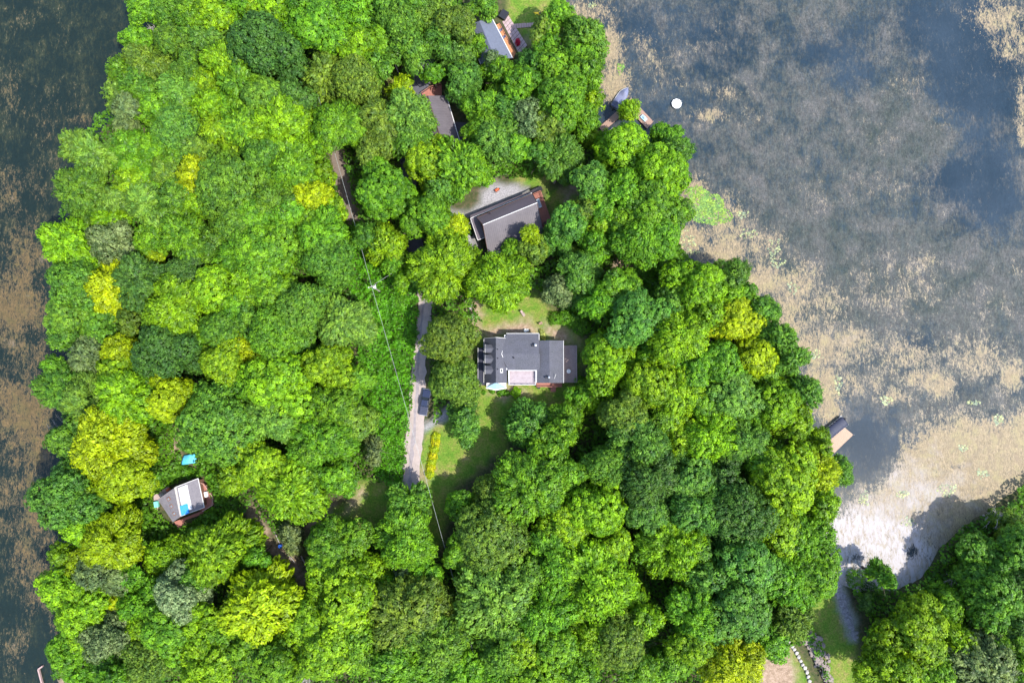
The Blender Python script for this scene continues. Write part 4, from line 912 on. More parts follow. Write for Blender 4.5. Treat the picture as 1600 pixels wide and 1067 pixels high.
# x y radius colour kind (photograph pixels at crown height)
TREES_TXT = """
228 10 22 G r;262 20 24 M n;298 22 26 G r;335 18 24 L r;372 8 24 G r;400 10 22 L r;210 62 20 G r;228 95 25 O r;265 64 23 M n;296 52 20 M r;325 62 24 T f;350 97 30 L f;412 76 52 D n;195 112 18 G r;295 104 22 M n;216 140 27 M r
180 150 18 T f;200 176 24 S f;281 140 25 T r;320 132 20 L r;243 172 25 G r;276 202 34 B n;325 166 27 L f;355 160 20 G r;376 132 28 G f;342 202 27 L f;380 200 29 G f;117 226 20 T f;156 240 27 T f;200 236 27 G r;236 232 20 G r;141 258 19 T f
226 280 22 G r;256 268 20 O r;302 276 26 Y r;128 302 31 M r;204 293 25 L r;178 310 23 T f;231 322 27 T f;270 312 25 M r;303 322 22 L r;360 288 50 M n;172 342 20 L f;270 250 20 G r;310 232 18 T f
427 18 27 L r;472 12 24 G r;502 46 39 G r;560 12 25 G r;628 38 31 M n;598 62 24 G r;638 76 25 M r;563 74 28 L r;506 118 27 O f;556 125 31 O n;592 104 18 M r;685 18 28 O n;710 36 26 O n;655 6 23 M r;758 6 21 M r;737 14 14 G r;600 12 24 M r;530 8 20 G r
693 58 24 B r;714 88 27 B r;745 72 18 G r;675 112 14 G r;728 132 31 B r;779 120 29 G r;786 100 12 O n;770 96 15 P p;627 138 15 Y r;640 176 31 T f;602 188 29 O r;530 197 31 G r;755 196 24 G r;780 216 29 B r;752 160 20 G r
437 202 37 L r;497 225 27 L r;456 262 40 G r;505 268 22 L r;478 312 35 Y r;519 322 20 L r;583 236 31 O n;596 297 43 G r;430 318 30 M r;418 250 31 M r;420 160 31 M r;460 148 25 D r;395 345 30 G r;640 212 24 M r
670 250 38 L r;722 268 46 G f;688 298 20 B r;670 342 31 G r;704 354 20 Y r;450 345 28 G r;490 350 26 G r
872 26 20 G r;850 46 18 O r;858 76 26 G r;914 60 26 M r;905 86 22 G r;840 104 28 B r;872 112 28 G r;918 106 27 G r;820 136 28 G r;880 150 34 G r;925 160 22 L r;828 188 27 P p;861 198 24 O r;910 186 26 G r;874 243 35 B r;925 215 17 L r;806 226 22 G r;800 170 22 B r;845 240 18 M r
985 174 15 L r;978 232 39 L r;1043 212 26 G t;1056 236 21 M r;1032 274 37 L r;931 288 26 B r;965 308 35 G r;1020 322 37 G r;1058 286 18 M r;1060 330 18 M r;920 322 18 O n;890 352 27 B r;935 348 17 L r;985 262 22 G r;943 250 15 L r
110 378 35 L f;175 378 27 P p;240 375 25 G r;290 366 31 G f;340 382 27 M r;110 418 22 L r;120 444 36 M n;110 490 30 M r;178 448 34 Y r;241 400 11 Y r;224 436 35 D f;290 430 29 D n;341 450 33 L r;389 450 25 L r;272 482 39 L r;160 506 26 M r;205 502 18 O r;112 524 26 M r
130 552 21 S r;186 550 22 Y r;192 582 28 L r;257 549 43 D n;302 535 18 G r;345 520 29 M n;382 542 17 Y r;350 560 31 L r;100 610 30 M r;135 624 30 T r;200 620 36 L r;263 622 30 Y r;104 680 26 M r;165 688 44 Y r;345 655 56 M n;368 668 28 P n;385 610 22 G r;85 570 14 G r;230 590 20 G r
410 400 37 G r;450 375 30 G r;500 362 30 G r;511 410 41 M n;420 460 34 G r;471 486 38 M n;413 476 20 L r;430 524 34 G n;534 502 39 T f;603 384 30 L r;618 412 20 G r;575 372 20 M r;626 442 12 L r;380 400 30 G r;370 350 30 M n
511 572 38 L r;554 596 24 G r;410 560 22 Y r;438 602 44 L r;515 640 38 G r;554 656 31 O r;498 688 40 G r;588 704 18 S f;425 652 30 T r;465 540 24 M r;400 500 26 M r;375 480 24 G r
693 418 49 L r;775 443 43 L r;702 530 42 O n;712 598 36 O n;728 646 24 B r;726 674 18 B r;697 376 22 L r;656 430 14 M r
827 366 11 Y r;834 394 27 O r;816 420 20 L r;800 392 16 G r;870 375 25 B r;926 384 22 G r;898 400 18 O n;870 452 27 P p;915 440 31 B f;965 446 27 G r;1000 366 36 G r;1032 362 30 G r;975 350 26 G r;900 420 20 B r;935 470 22 G r
1087 446 40 L r;1102 488 27 L r;1050 472 26 B r;1145 436 22 M r;1147 500 30 Y r;1135 466 22 L r;1190 488 24 M r;996 498 36 B r;1056 528 40 L r;1086 576 31 G r;952 560 44 L r;1130 566 32 G r;1178 560 26 Y r;934 604 34 L r;1016 594 35 L r;1060 612 31 L r;1145 618 36 T r;1160 460 18 G r
826 664 33 B r;885 664 29 G r;905 622 20 G r;975 650 33 O n;1000 690 38 B r;1040 660 26 G r;1062 682 28 L r;1106 680 34 L r;1160 690 30 B r;1205 632 34 L r;1216 530 24 M f;1240 562 20 M f;1250 616 24 M f;1240 660 26 L r;1195 590 18 M r;1100 630 24 G r;1020 550 20 G r;860 700 28 G r;1180 650 22 G r
105 774 48 B n;190 742 34 Y r;140 776 22 L r;128 828 27 L r;175 848 34 Y r;125 880 18 Y r;156 898 28 S r;92 922 27 L r;124 950 30 L r;130 1000 23 L r;170 998 32 P p;220 940 26 G r;218 974 20 L r;182 938 13 Y r;278 934 33 S p;260 866 31 L n;337 860 45 L f;308 974 25 L r
268 990 34 G r;240 1032 35 O n;320 1040 35 L r;182 1052 28 G r;104 1024 26 G r;130 1060 20 G r;404 942 55 Y f;380 1012 24 G r;95 870 16 L r;350 985 22 G r;300 900 20 M r;205 900 18 G r;400 870 14 G r
448 766 44 L f;522 742 30 G r;405 722 30 L r;546 758 15 G r;456 838 24 S f;526 856 45 G r;542 930 50 L r;494 965 30 L r;508 1005 44 L r;562 1000 34 G r;639 786 30 M r;636 842 38 G r;636 896 18 S r;636 957 44 O r;682 1000 38 M r;630 1040 36 G r;720 1052 28 G r;470 760 24 G r;360 742 25 L r;660 905 26 G r;606 920 22 G r
722 786 26 G r;784 776 42 O n;764 846 46 O n;712 862 20 G r;776 930 50 T r;430 1042 34 G r;790 1010 34 M r;485 700 20 G r
830 762 44 G r;928 788 45 L r;880 820 31 L r;866 872 34 G r;930 904 48 L r;1010 748 37 D r;1010 792 34 B r;1074 742 34 B r;1056 850 39 L r;1092 792 37 B r;1150 800 50 D n;1162 880 48 B r;1152 950 44 B r;1082 962 30 G r;1090 1002 30 L r;1142 1030 37 Y r;820 900 36 M r;850 950 36 G r;820 1010 31 L r
870 1012 34 G r;920 982 34 L r;962 1002 36 O n;905 1045 28 G r;832 1052 34 L r;1000 958 28 L r;1002 1042 26 G r;1110 900 28 B r;950 730 30 M n;890 745 28 G r;1130 740 26 D r;1050 1040 24 G r;1010 850 18 G r;960 850 22 L r;775 1050 22 G r;1095 860 24 B r
1225 752 46 L r;1265 738 40 Y r;1282 698 24 L r;1310 736 23 M r;1210 832 36 L r;1252 840 34 G r;1230 902 38 G r;1274 896 30 G r;1236 962 30 O f;1212 1002 24 G r;1196 720 26 G r;1275 790 26 L r;1388 908 22 G s;1352 942 13 D r;1418 992 57 L r;1392 1052 38 L r;1488 1004 28 L r;1478 946 36 G r;1552 886 46 M r
1522 882 24 G r;1578 830 30 O r;1592 900 34 D r;1560 934 36 M r;1530 1042 42 S r;1452 1056 34 G r;1592 972 30 D r;1585 1030 30 G r;1600 860 30 M r
236 42 15 S d;80 682 18 S d;1105 535 14 S d;470 1056 16 S d;404 790 16 S d;1560 812 11 S d;772 84 8 S d;172 552 8 S d;1500 905 12 S d
"""
HAND = {
 (412,76): 'very broad dark green rounded tree at the top, largest dark crown of the upper woods', (302,276): 'yellow-green tree beside the large mid green crown, uppermost yellow one on the west side',
 (478,312): 'yellow-topped lime tree left of the overhead wire above the utility pole', (627,138): 'small bright yellow-green tree beside the paved lane above the long brown roof',
 (530,197): 'round ball-shaped green tree at the upper end of the earth track', (722,268): 'spiky bright green tree between the long brown roof and the chalet', (670,250): 'lime green tree with yellowish tips just below the long brown roof',
 (704,354): 'small yellow-topped tree at the west end of the chalet', (874,243): 'round bluish green tree shading the grass above the chalet', (828,188): 'pale brownish tufted tree in the woods above the chalet',
 (985,174): 'small lime green tree growing over the L-shaped dock', (978,232): 'broad lime green tree just below the L-shaped dock', (1043,212): 'pointed green tree on the point nearest the white raft',
 (178,448): 'bright yellow maple left of the dark feathery tree near the west shore', (224,436): 'dark feathery tree right of the bright yellow maple near the west shore',
 (257,549): 'broad very dark green tree above the cottage path', (263,622): 'bright yellow-green tree at the upper end of the cottage path', (165,688): 'large bright yellow maple upper left of the cottage',
 (190,742): 'bright yellow-green lower crown just left of the cottage, under the large yellow maple', (345,655): 'very broad dull green tree right of the blue ground tarp', (368,668): 'olive brown crown with pale seed heads inside the very broad dull green tree',
 (175,848): 'brightest yellow tree below and left of the cottage', (125,880): 'small yellow tree touching the lower left of the brightest yellow tree', (337,860): 'large feathery lime green tree just below the cottage',
 (260,866): 'small smooth dome-shaped lime tree below the cottage', (404,942): 'huge glowing yellow-lime tree below the dirt path at the lower left', (456,838): 'round silvery grey bush-like tree beside the blue barrel',
 (448,766): 'large drooping lime tree right of the cottage, above the dead branches', (105,774): 'large dark bluish tree on the west shore left of the cottage', (278,934): 'pale grey-tufted tree below the cottage, left of the glowing yellow-lime tree',
 (588,704): 'silver-grey small tree beside the gravel driveway', (534,502): 'large pale green feathery tree left of the wire, below the utility pole', (410,560): 'yellow-topped tree in the middle of the west woods, over a lime crown',
 (693,418): 'large lime green maple at the top of the gravel driveway', (775,443): 'lime green maple between the chalet and the shingled house', (702,530): 'broad olive tree between driveway and house, upper half of the pair', (712,598): 'broad olive tree overhanging the pickup truck, lower half of the pair',
 (728,646): 'bluish green tree at the edge of the lawn, behind the broad olive pair', (726,674): 'small bluish green tree at the lawn, lowest of the row beside the driveway', (827,366): 'small yellow-topped sapling in front of the chalet roof',
 (870,452): 'pale-tufted brownish tree upper right of the shingled house', (915,440): 'feathery bluish green tree right of the pale-tufted brownish one', (952,560): 'large lime green tree right of the shingled house', (934,604): 'lime green tree touching the end of the east deck',
 (826,664): 'round bluish green tree on the lawn below the shingled house', (1087,446): 'large bright green tree at the shore below the lily pads', (1147,500): 'yellow-topped tree near the east shore among green ones', (1178,560): 'yellow-green tree at the east shore below another yellow-topped one',
 (636,896): 'small blue-grey tree in the woods below the driveway', (636,842): 'green tree at the lower end of the gravel driveway', (639,786): 'dull green tree where the gravel driveway disappears', (928,788): 'large lime green crown with a dark gap beneath, in the lower middle woods',
 (1056,850): 'bright green tree above the deep shaded gap in the lower woods', (1150,800): 'very large dark fine-leaved tree in the lower right woods', (1142,1030): 'bright yellow-lime tree at the bottom edge beside the tan lawn', (1265,738): 'bright yellow-lime tree on the east shore just below the tan dock',
 (1282,698): 'lime tree leaning over the tan dock', (1310,736): 'small dark green tree on the shore just below the tan dock', (1388,908): 'spiky green conifer at the edge of the pale weed bay', (1418,992): 'very large bright green tree across the small bay at the lower right',
 (1236,962): 'drooping olive green tree above the white stone wall', (1530,1042): 'greyish tree beside the small metal shed roof in the lower right corner', (1578,830): 'olive tree with bare limbs leaning over the weed bay at the right edge',
 (636,957): 'olive green tree directly below the small blue-grey tree', (776,930): 'large pale green tree right of the wire in the lower woods', (770,96): 'pale tufted tree below the blue grey roof at the top',
 (236,42): 'bare grey dead tree in the upper left woods', (80,682): 'bleached dead tree lying out over the west shore', (1105,535): 'bare grey dead tree near the east shore', (470,1056): 'bare grey dead tree at the bottom edge', (404,790): 'bleached dead tree beside the dirt path right of the cottage',
 (1560,812): 'bare grey limbs reaching over the weed bay at the right edge', (772,84): 'thin bare white sapling below the blue grey roof', (172,552): 'pale bare snag between green crowns near the west shore', (1500,905): 'bare grey snag in the lower right woods',
}
LANDMARKS = [('the shingled house', 820, 562), ('the chalet', 800, 345), ('the tarp-covered cottage', 287, 780), ('the long brown roof', 694, 190), ('the blue-grey top roof', 765, 60), ('the utility pole', 580, 447),
  ('the pickup truck', 664, 628), ('the tan dock', 1310, 680), ('the L-shaped dock', 970, 185), ('the lily pad patch', 1105, 320), ('the brown rock pile', 1275, 1015), ('the round silvery tree', 456, 838),
  ('the very broad dark tree', 412, 76), ('the glowing yellow-lime tree', 404, 942), ('the bright yellow maple', 178, 448), ('the small blue-grey tree', 636, 896), ('the very dark broad tree', 257, 549), ('the yellow-topped lime tree', 478, 312),
  ('the deep shaded gap', 1040, 935), ('the very large dark tree', 1150, 800), ('the very large bay-side tree', 1418, 992), ('the pale feathery tree', 534, 502), ('the brightest yellow tree', 175, 848), ('the uppermost west-side yellow tree', 302, 276), ('the upper left dead tree', 236, 42), ('the lower yellow-lime tree', 1142, 1030)]
def direction(dx, dy):
    a = math.degrees(math.atan2(-dy, dx)) % 360
    return ['right of', 'upper right of', 'above', 'upper left of', 'left of', 'lower left of', 'below', 'lower right of'][int(((a + 22.5) % 360) // 45)]
TREES = []
for row in TREES_TXT.strip().replace('\n', ';').split(';'):
    if row.strip():
        x, y, r, c_, k_ = row.split(); TREES.append((int(x), int(y), int(r), c_, KC[k_]))
ORD = ['nearest', 'second nearest', 'third nearest', 'fourth nearest', 'fifth nearest', 'sixth nearest', 'seventh nearest', 'eighth nearest', 'ninth nearest', 'tenth nearest']
LBL = {}; keys = {}
for (x, y, r, c_, k_) in TREES:
    if (x, y) in HAND: LBL[(x, y)] = HAND[(x, y)]; continue
    n_, lx, ly = min(((n, a, b_) for n, a, b_ in LANDMARKS if math.hypot(a - x, b_ - y) > 12), key=lambda q: math.hypot(q[1] - x, q[2] - y))
    keys.setdefault((c_, direction(x - lx, y - ly), n_), []).append((math.hypot(x - lx, y - ly), x, y, r, k_))
for (c_, d_, n_), lst in keys.items():
    lst.sort()
    for i, (dd, x, y, r, k_) in enumerate(lst):
        sz = 'large' if r >= 36 else 'small' if r <= 22 else 'medium-sized'
        s = f"{sz} {CN_[c_]} {KN[k_]} tree {d_} {n_}"
        if len(lst) > 1: s = f"{CN_[c_]} tree {d_} {n_}, {ORD[i]} of its colour"
        LBL[(x, y)] = s
rnd = random.Random(11)
def fit(kind, R):
    sz = min(SIZES, key=lambda q: abs(math.log(SIZES[q] / R))); return rnd.choice(CROWNS[(kind, sz)]), (3.2 if kind == 'spire' else SIZES[sz])
FOOT = []
LOW = {(596,297):.92,(478,312):.95,(519,322):.85,(583,236):.9,(456,262):.95,(505,268):.9,(497,225):.9,(588,704):.8,(511,572):.95,(515,640):.95,(498,688):.9,(605,920):.8,(534,502):.85,(554,596):.85,(554,656):.85,(511,410):.95,(618,412):.8,(603,384):.85,(448,766):.9,(404,942):.95,(1418,992):.85,(1478,946):.6,(639,786):.8,(925,215):.6,(943,250):.7,(925,160):.7,(910,186):.8,(920,106):.8,(1043,212):.85,(1265,738):.8,(1310,736):.6,(786,100):.55,(840,104):.75,(1522,882):.5,(1578,830):.6,(1552,886):.75,(1352,942):.6,(934,604):.75,(952,560):.85,(712,598):.85,(702,530):.85,(722,786):.75,(826,664):.75,(834,394):.7,(775,443):.85,(693,418):.9,(728,646):.8,(726,674):.8,(905,622):.7,(816,420):.7,(800,392):.6,(870,452):.8,(915,440):.8,(870,375):.75,(898,400):.7,(639,786):.85,(784,776):.75,(260,866):.7,(337,860):.9,(360,742):.9,(885,664):.8,(456,838):.6,(985,174):.6,(978,232):.85,(1282,698):.7,(728,132):.8,(779,120):.8,(745,72):.7,(714,88):.7,(834,98):.8,(670,250):.85,(722,268):.85,(758,6):.8,(737,14):.7,(874,243):.85,(526,856):.8,(522,742):.85,(546,758):.8,(786,100):.6,(858,76):.8}
def place_tree(x, y, r, c_, k_, label, group='trees of the shoreline woods'):
    Rm = r * (1.08 if (x, y) in LOW else 1.3 if r < 38 else 1.22) / FPX * (HC - 11)
    h = min(17.5, 7.0 + Rm * 1.4 + rnd.uniform(-1.2, 1.2)); h = max(h, 4.5 if r < 16 else 6.5)
    if (x, y) in LOW: h *= LOW[(x, y)]
    if k_ == 'dead': h = 10 if r > 12 else 6
    if k_ == 'spire': h = 13
    if x == 404 and y == 790: h = 3.0
    zc = h - Rm * .66
    p = P(x, y, zc); root = empty('tree' if k_ != 'spire' else 'conifer', (p.x, p.y, 0), rnd.uniform(0, 6.28)); FOOT.append((p.x, p.y))
    if k_ == 'dead': root.name = 'dead_tree'
    tag(root, label, 'conifer' if k_ == 'spire' else 'dead tree' if k_ == 'dead' else 'tree', group if k_ != 'dead' else 'bare dead trees')
    if k_ == 'dead':
        tr = link_obj('trunk', rnd.choice(BARE), root); s = Rm / 2.6; tr.scale = (s, s, h / 12)
        if (x, y) in ((80, 682), (404, 790)): tr.rotation_euler = (0, math.radians(-62 if x == 80 else -80), 0); root.rotation_euler = (0, 0, .25 if x == 80 else -.4); tr.location = (5, 0, .3)
        return root
    (me, D), R0 = fit(k_, Rm); s = Rm / R0; sz_ = s * rnd.uniform(.9, 1.12)
    cr = link_obj('crown', me, root); cr.scale = (s * rnd.uniform(.93, 1.07), s * rnd.uniform(.93, 1.07), sz_); cr.location = (0, 0, h - D * .5 * sz_ - .4)
    rgb, tip = TC[c_]; j = rnd.uniform(.88, 1.14); hj = rnd.uniform(-.1, .1)
    cr.color = (rgb[0] * j * (1 + hj), rgb[1] * j, rgb[2] * j, tip)
    tr = link_obj('trunk', rnd.choice(TRUNKS), root); th = h * .82 / 12; tr.scale = (.75 + Rm * .1, .75 + Rm * .1, th)
    return root
for (x, y, r, c_, k_) in TREES: place_tree(x, y, r, c_, k_, LBL[(x, y)])

# ------------------------------------------------------------------ low growth
def forest_height(x, y): return fbm(x / 3.2, y / 3.2, 71, 3)
def scatter(name, n_per_m2, region, leaf, zf, m, color, seed, label=None, up=.9, grow=0.0):
    """ground cover over a region given as list of pixel polygons; zf height function"""
    rg = np.random.default_rng(seed); allx = []; ally = []
    for poly, ex in region:
        w = wp(poly); xs_ = [a for a, b_ in w]; ys_ = [b_ for a, b_ in w]; n = int((max(xs_) - min(xs_)) * (max(ys_) - min(ys_)) * n_per_m2)
        x = rg.uniform(min(xs_), max(xs_), n); y = rg.uniform(min(ys_), max(ys_), n)
        ok = sdf(w, x, y) + (fbm(x / 1.5, y / 1.5, seed) - .5) * 2.4 + grow > 0
        for e in ex: ok &= sdf(wp(e), x, y) + (fbm(x / 1.2, y / 1.2, seed + 3) - .5) * 1.6 < 0
        allx.append(x[ok]); ally.append(y[ok])
    x = np.concatenate(allx); y = np.concatenate(ally); n = len(x)
    h = zf(x, y); e = .25; gxn = (zf(x + e, y) - zf(x - e, y)) / (2 * e); gyn = (zf(x, y + e) - zf(x, y - e)) / (2 * e)
    nr = np.stack([-gxn * 1.2, -gyn * 1.2, np.full(n, up)], 1); pos = np.stack([x, y, h - rg.uniform(0, .35, n) ** 1.0], 1)
    V, F = leaf_quads(pos, nr, leaf, rg); cl = vnoise(x / .8, y / .8, seed + 9)
    o = link_obj(name, fast_mesh(name, V, F, m, {'cl': ('FACE', cl), 'lf': ('FACE', rg.uniform(0, 1, n))})); o.color = color; tag(o, label, kind='stuff'); return o
lm = lambda x, y: .35 + 2.3 * np.maximum(0, fbm(x / 2.6, y / 2.6, 31, 4) - .22) + .5 * vnoise(x / .7, y / .7, 3)
CORR = [(552,345),(600,352),(640,400),(652,440),(656,480),(650,540),(645,600),(640,660),(634,720),(628,755),(612,765),(585,740),(590,700),(570,640),(560,560),(560,500),(550,450),(540,400)]
scatter('vine_thicket', 34, [(CORR, [])], .36, lm, M['leaf'], (.055, .19, .008, .5), 5, 'dense bright green low thicket beneath the overhead wire')
scatter('undergrowth', 26, [([(200,650),(285,640),(290,690),(325,700),(345,745),(365,790),(345,820),(330,870),(290,900),(200,900),(205,780),(215,720)], [[(274,640),(286,640),(283,700),(272,700)], [(240,775),(264,757),(322,742),(338,790),(285,823),(258,812)], [(283,704),(312,704),(312,732),(283,732)]]),
   ([(985,395),(1050,370),(1085,410),(1060,450),(1020,460),(995,450)], [[(1025,440),(1040,425),(1060,415),(1055,440),(1040,452)]])], .34, lambda x, y: .1 + .6 * lm(x, y), M['leaf'], (.07, .18, .008, .4), 6, 'bright low plants and tall grass around the cottage and east shore')
# forest floor plants under all crowns
TOUCH = [[(648,430),(676,430),(676,480),(674,560),(682,665),(752,500),(740,455),(840,450),(920,530),(915,640),(745,780),(690,870),(625,900),(628,760),(650,600)], [(508,205),(532,205),(560,345),(545,352)],
  [(470,800),(505,780),(552,765),(560,750),(615,750),(615,840),(560,840),(480,845),(490,910),(465,925),(385,800),(400,785),(440,840)], [(625,60),(690,60),(660,200),(650,360),(672,400),(670,440),(640,440),(628,330),(626,200),(600,150),(596,110),(640,100)],
  [(660,130),(740,130),(762,260),(762,280),(905,280),(930,250),(935,265),(912,345),(870,375),(860,410),(760,410),(700,390),(695,330),(720,320),(725,290)], [(720,-30),(890,-30),(885,60),(830,90),(800,100),(735,110)],
  [(236,775),(262,755),(322,740),(340,790),(285,825),(255,815)], [(283,704),(312,704),(312,732),(283,732)], [(1180,1005),(1260,1000),(1300,1090),(1180,1095)], [(1255,925),(1310,890),(1350,960),(1345,1090),(1300,1090)], [(80,1020),(140,1020),(150,1100),(80,1100)], [(925,170),(1030,170),(1030,225),(925,225)], [(290,595),(320,595),(310,670),(268,728),(262,690)]]
inner = [(a, b_) for a, b_ in LAND_PX]
def land_shrunk(px): return px
scatter('forest_undergrowth', 8, [([(250,-120)] + LAND_PX[2:16] + [(120,1060),(120,1180),(1750,1180),(1750,760)] + LAND_PX[33:] + [(880,-120)], TOUCH + [CORR])] if False else
  [([(min(max(a, 40), 1750), min(max(b_, -150), 1180)) for a, b_ in LAND_PX] , TOUCH + [CORR])], .62, lambda x, y: .4 + 4.8 * forest_height(x, y) ** 1.5, M['leaf'], (.055, .15, .012, .5), 8, None, grow=1.2)
# garden strip, shrubs, flowers
def bush(px, py, r, hgt, color, name, label, cat, n=260, mat_=None, group=None, leaf=.2, elong=(1, 1), rz=0):
    rg = np.random.default_rng(int(px * 7 + py)); d = rg.normal(0, 1, (n, 3)); d[:, 2] = np.abs(d[:, 2]) * .9; d /= np.linalg.norm(d, axis=1, keepdims=True)
    lump = 1 + .22 * np.sin(d[:, 0] * 5 + px) * np.cos(d[:, 1] * 4 + py); pos = d * lump[:, None] * rg.uniform(.75, 1.05, (n, 1)) * [r * elong[0], r * elong[1], hgt]
    V, F = leaf_quads(pos, d + [0, 0, .3], leaf, rg); me = fast_mesh(name, V, F, mat_ or M['leaf'], {'cl': ('FACE', vnoise(pos[:, 0] * 3 + 50, pos[:, 1] * 3 + 50, 4)), 'lf': ('FACE', rg.uniform(0, 1, n))})
    p = P(px, py, hgt * .5); o = link_obj(name, me, loc=(p.x, p.y, .05), rz=rz); o.color = color; tag(o, label, cat, group); return o
bush(806.5, 613, 1.35, 1.7, (.13, .3, .006, .4), 'round_shrub', 'round bright lime shrub against the south side of the shingled house', 'shrub', 900)
bush(848, 522.5, .8, 1.0, (.34, .4, .12, .5), 'flowering_shrub', 'pale yellow-green long shrub at the upper right corner of the shingled house', 'shrub', 500, elong=(.75, 1.9), rz=.4)
for (a, b_, r_, h_, lb) in [(868,497,1.7,1.9,'leftmost lime shrub of the row upper right of the shingled house'), (882,495,1.9,2.2,'second lime shrub from the left in the row upper right of the shingled house'), (897,500,2.0,2.2,'third lime shrub from the left in the row upper right of the house'), (910,510,2.2,2.4,'rightmost lime shrub of the row upper right of the house, beside the bare soil'),
                     (769,611,.7,.8,'small green bush at the lower left corner of the shingled house'), (783,613,1.0,.9,'leafy bush under the white front gable of the shingled house'), (792,614,.7,.8,'small bush just left of the round lime shrub'), (756,613,.55,.6,'smallest bush, at the foot of the west porch'), (907,598,1.6,2.0,'green shrub pressed against the lower end of the east deck'),
                     (729,345,.9,1.1,'dark green shrub squeezed between chalet and gravel'), (735,362,.9,1.2,'dark green shrub below the low west roof of the chalet'), (652,305,1.5,1.6,'shrub beside the shaded paved lane below the woods'), (633,120,2.2,2.6,'light green shrub beside the standing wooden pole at the top'), (1340,905,2.2,2.6,'bright green shrub at the shore of the small bay'),
                     (1362,925,2.4,2.8,'dark green shrub beside the spiky conifer on the bay shore'), (560,372,2.0,2.2,'green bush under the wire above the utility pole'), (625,470,1.7,2.0,'bush in the thicket beside the top of the gravel driveway'), (120,1015,2.0,2.2,'green shrub at the little beach in the lower left corner'), (285,735,1.5,1.0,'low yellow-green shrub between cottage and blue ground tarp')]:
    bush(a, b_, r_, h_, (.07, .19, .010, .35) if 'dark' not in lb else (.025, .08, .012, .1), 'shrub', lb, 'shrub', int(420 * r_), group='garden and shore shrubs', leaf=.26)
gb = [(682,682),(681,692),(679,702),(677,712),(675,722),(673,732),(672,741)]
for i, (a, b_) in enumerate(gb):
    bush(a - 1, b_, 1.15, .8, ((.32, .36, .008, .4) if i % 2 else (.24, .34, .01, .6)), 'flower_clump', 'yellow-green leafy clump, %s in the strip bed beside the driveway' % ['uppermost', 'second from the top', 'third from the top', 'middle one of seven', 'third from the bottom', 'second from the bottom', 'lowest'][i], 'garden plant', 620, group='clumps of the yellow garden strip', leaf=.22)
bush(809, 65, .75, 1.1, (.42, .01, .05, 0), 'red_shrub', 'small crimson leaved shrub in a pot spot on the pink patio', 'shrub', 420, leaf=.2, elong=(.8, 1.3))
# lily pads
def pads(name, spots, n, color_m, seed, label):
    rd = np.random.default_rng(seed); vs = []; fs = []; k = 0; cc = []; ll = []
    for (px, py, rx, ry, frac) in spots:
        for _ in range(int(n * frac)):
            a = rd.uniform(0, 6.28); q = math.sqrt(rd.uniform(0, 1)); wob = 1 + .18 * math.sin(3 * a + px) + .1 * math.sin(5 * a)
            c = P(px + math.cos(a) * q * rx * wob, py + math.sin(a) * q * ry * wob, WATER_Z); r_ = rd.uniform(.1, .26); z = WATER_Z + .02 + rd.uniform(0, .035); a0 = rd.uniform(0, 6.28); t1, t2 = rd.normal(0, .05, 2)
            vs.append((c.x, c.y, z)); m_ = 8
            for j in range(m_ + 1):
                an = a0 + .25 + (6.283 - .5) * j / m_; dx, dy = math.cos(an) * r_, math.sin(an) * r_; vs.append((c.x + dx, c.y + dy, z + dx * t1 + dy * t2))
            c1, c2 = rd.uniform(0, 1, 2)
            for j in range(m_): fs.append((k, k + 1 + j, k + 2 + j)); cc.append(c1); ll.append(c2)
            k += m_ + 2
    o = link_obj(name, fast_mesh(name, np.array(vs), np.array(fs), M['leaf'], {'cl': ('FACE', cc), 'lf': ('FACE', ll)})); o.color = color_m; tag(o, label, kind='stuff'); return o
M['pad'] = mat('lily pad', (.13, .25, .065), .5, noise=(2.5, (.25, .36, .16), .9), noise2=(.4, (.16, .27, .12), .5))
M['pad_pale'] = mat('pale lily pad', (.24, .31, .2), .5, noise=(2.5, (.42, .46, .38), .8))
pads('lily_pads', [(1094,318,24,24,.45), (1112,330,28,24,.5), (1085,300,14,10,.05), (970,107,6,8,.03)], 1500, (.13, .25, .07, .9), 3, 'dense patch of green lily pads at the east shore')
pads('pale_lily_pads', [(1075,383,16,22,.12), (1160,335,10,5,.04), (1170,365,14,8,.05), (1210,390,10,18,.06), (1215,410,12,8,.04), (1385,625,10,6,.05), (1520,628,12,5,.04), (1560,655,8,8,.06), (1505,700,8,5,.05), (1410,772,10,6,.06), (1480,765,16,10,.08), (1420,815,10,8,.05), (1350,780,8,12,.06), (1535,740,9,7,.05), (1510,832,12,10,.04), (1275,555,10,8,.05), (1310,600,6,14,.05), (890,12,10,6,.03), (925,8,6,5,.03), (1240,450,10,8,.03)], 800, (.22, .28, .19, .6), 4, 'scattered pale lily pads along the weed mats')
# ------------------------------------------------------------------ things
def at(px, py, z=0.0): return P(px, py, z)
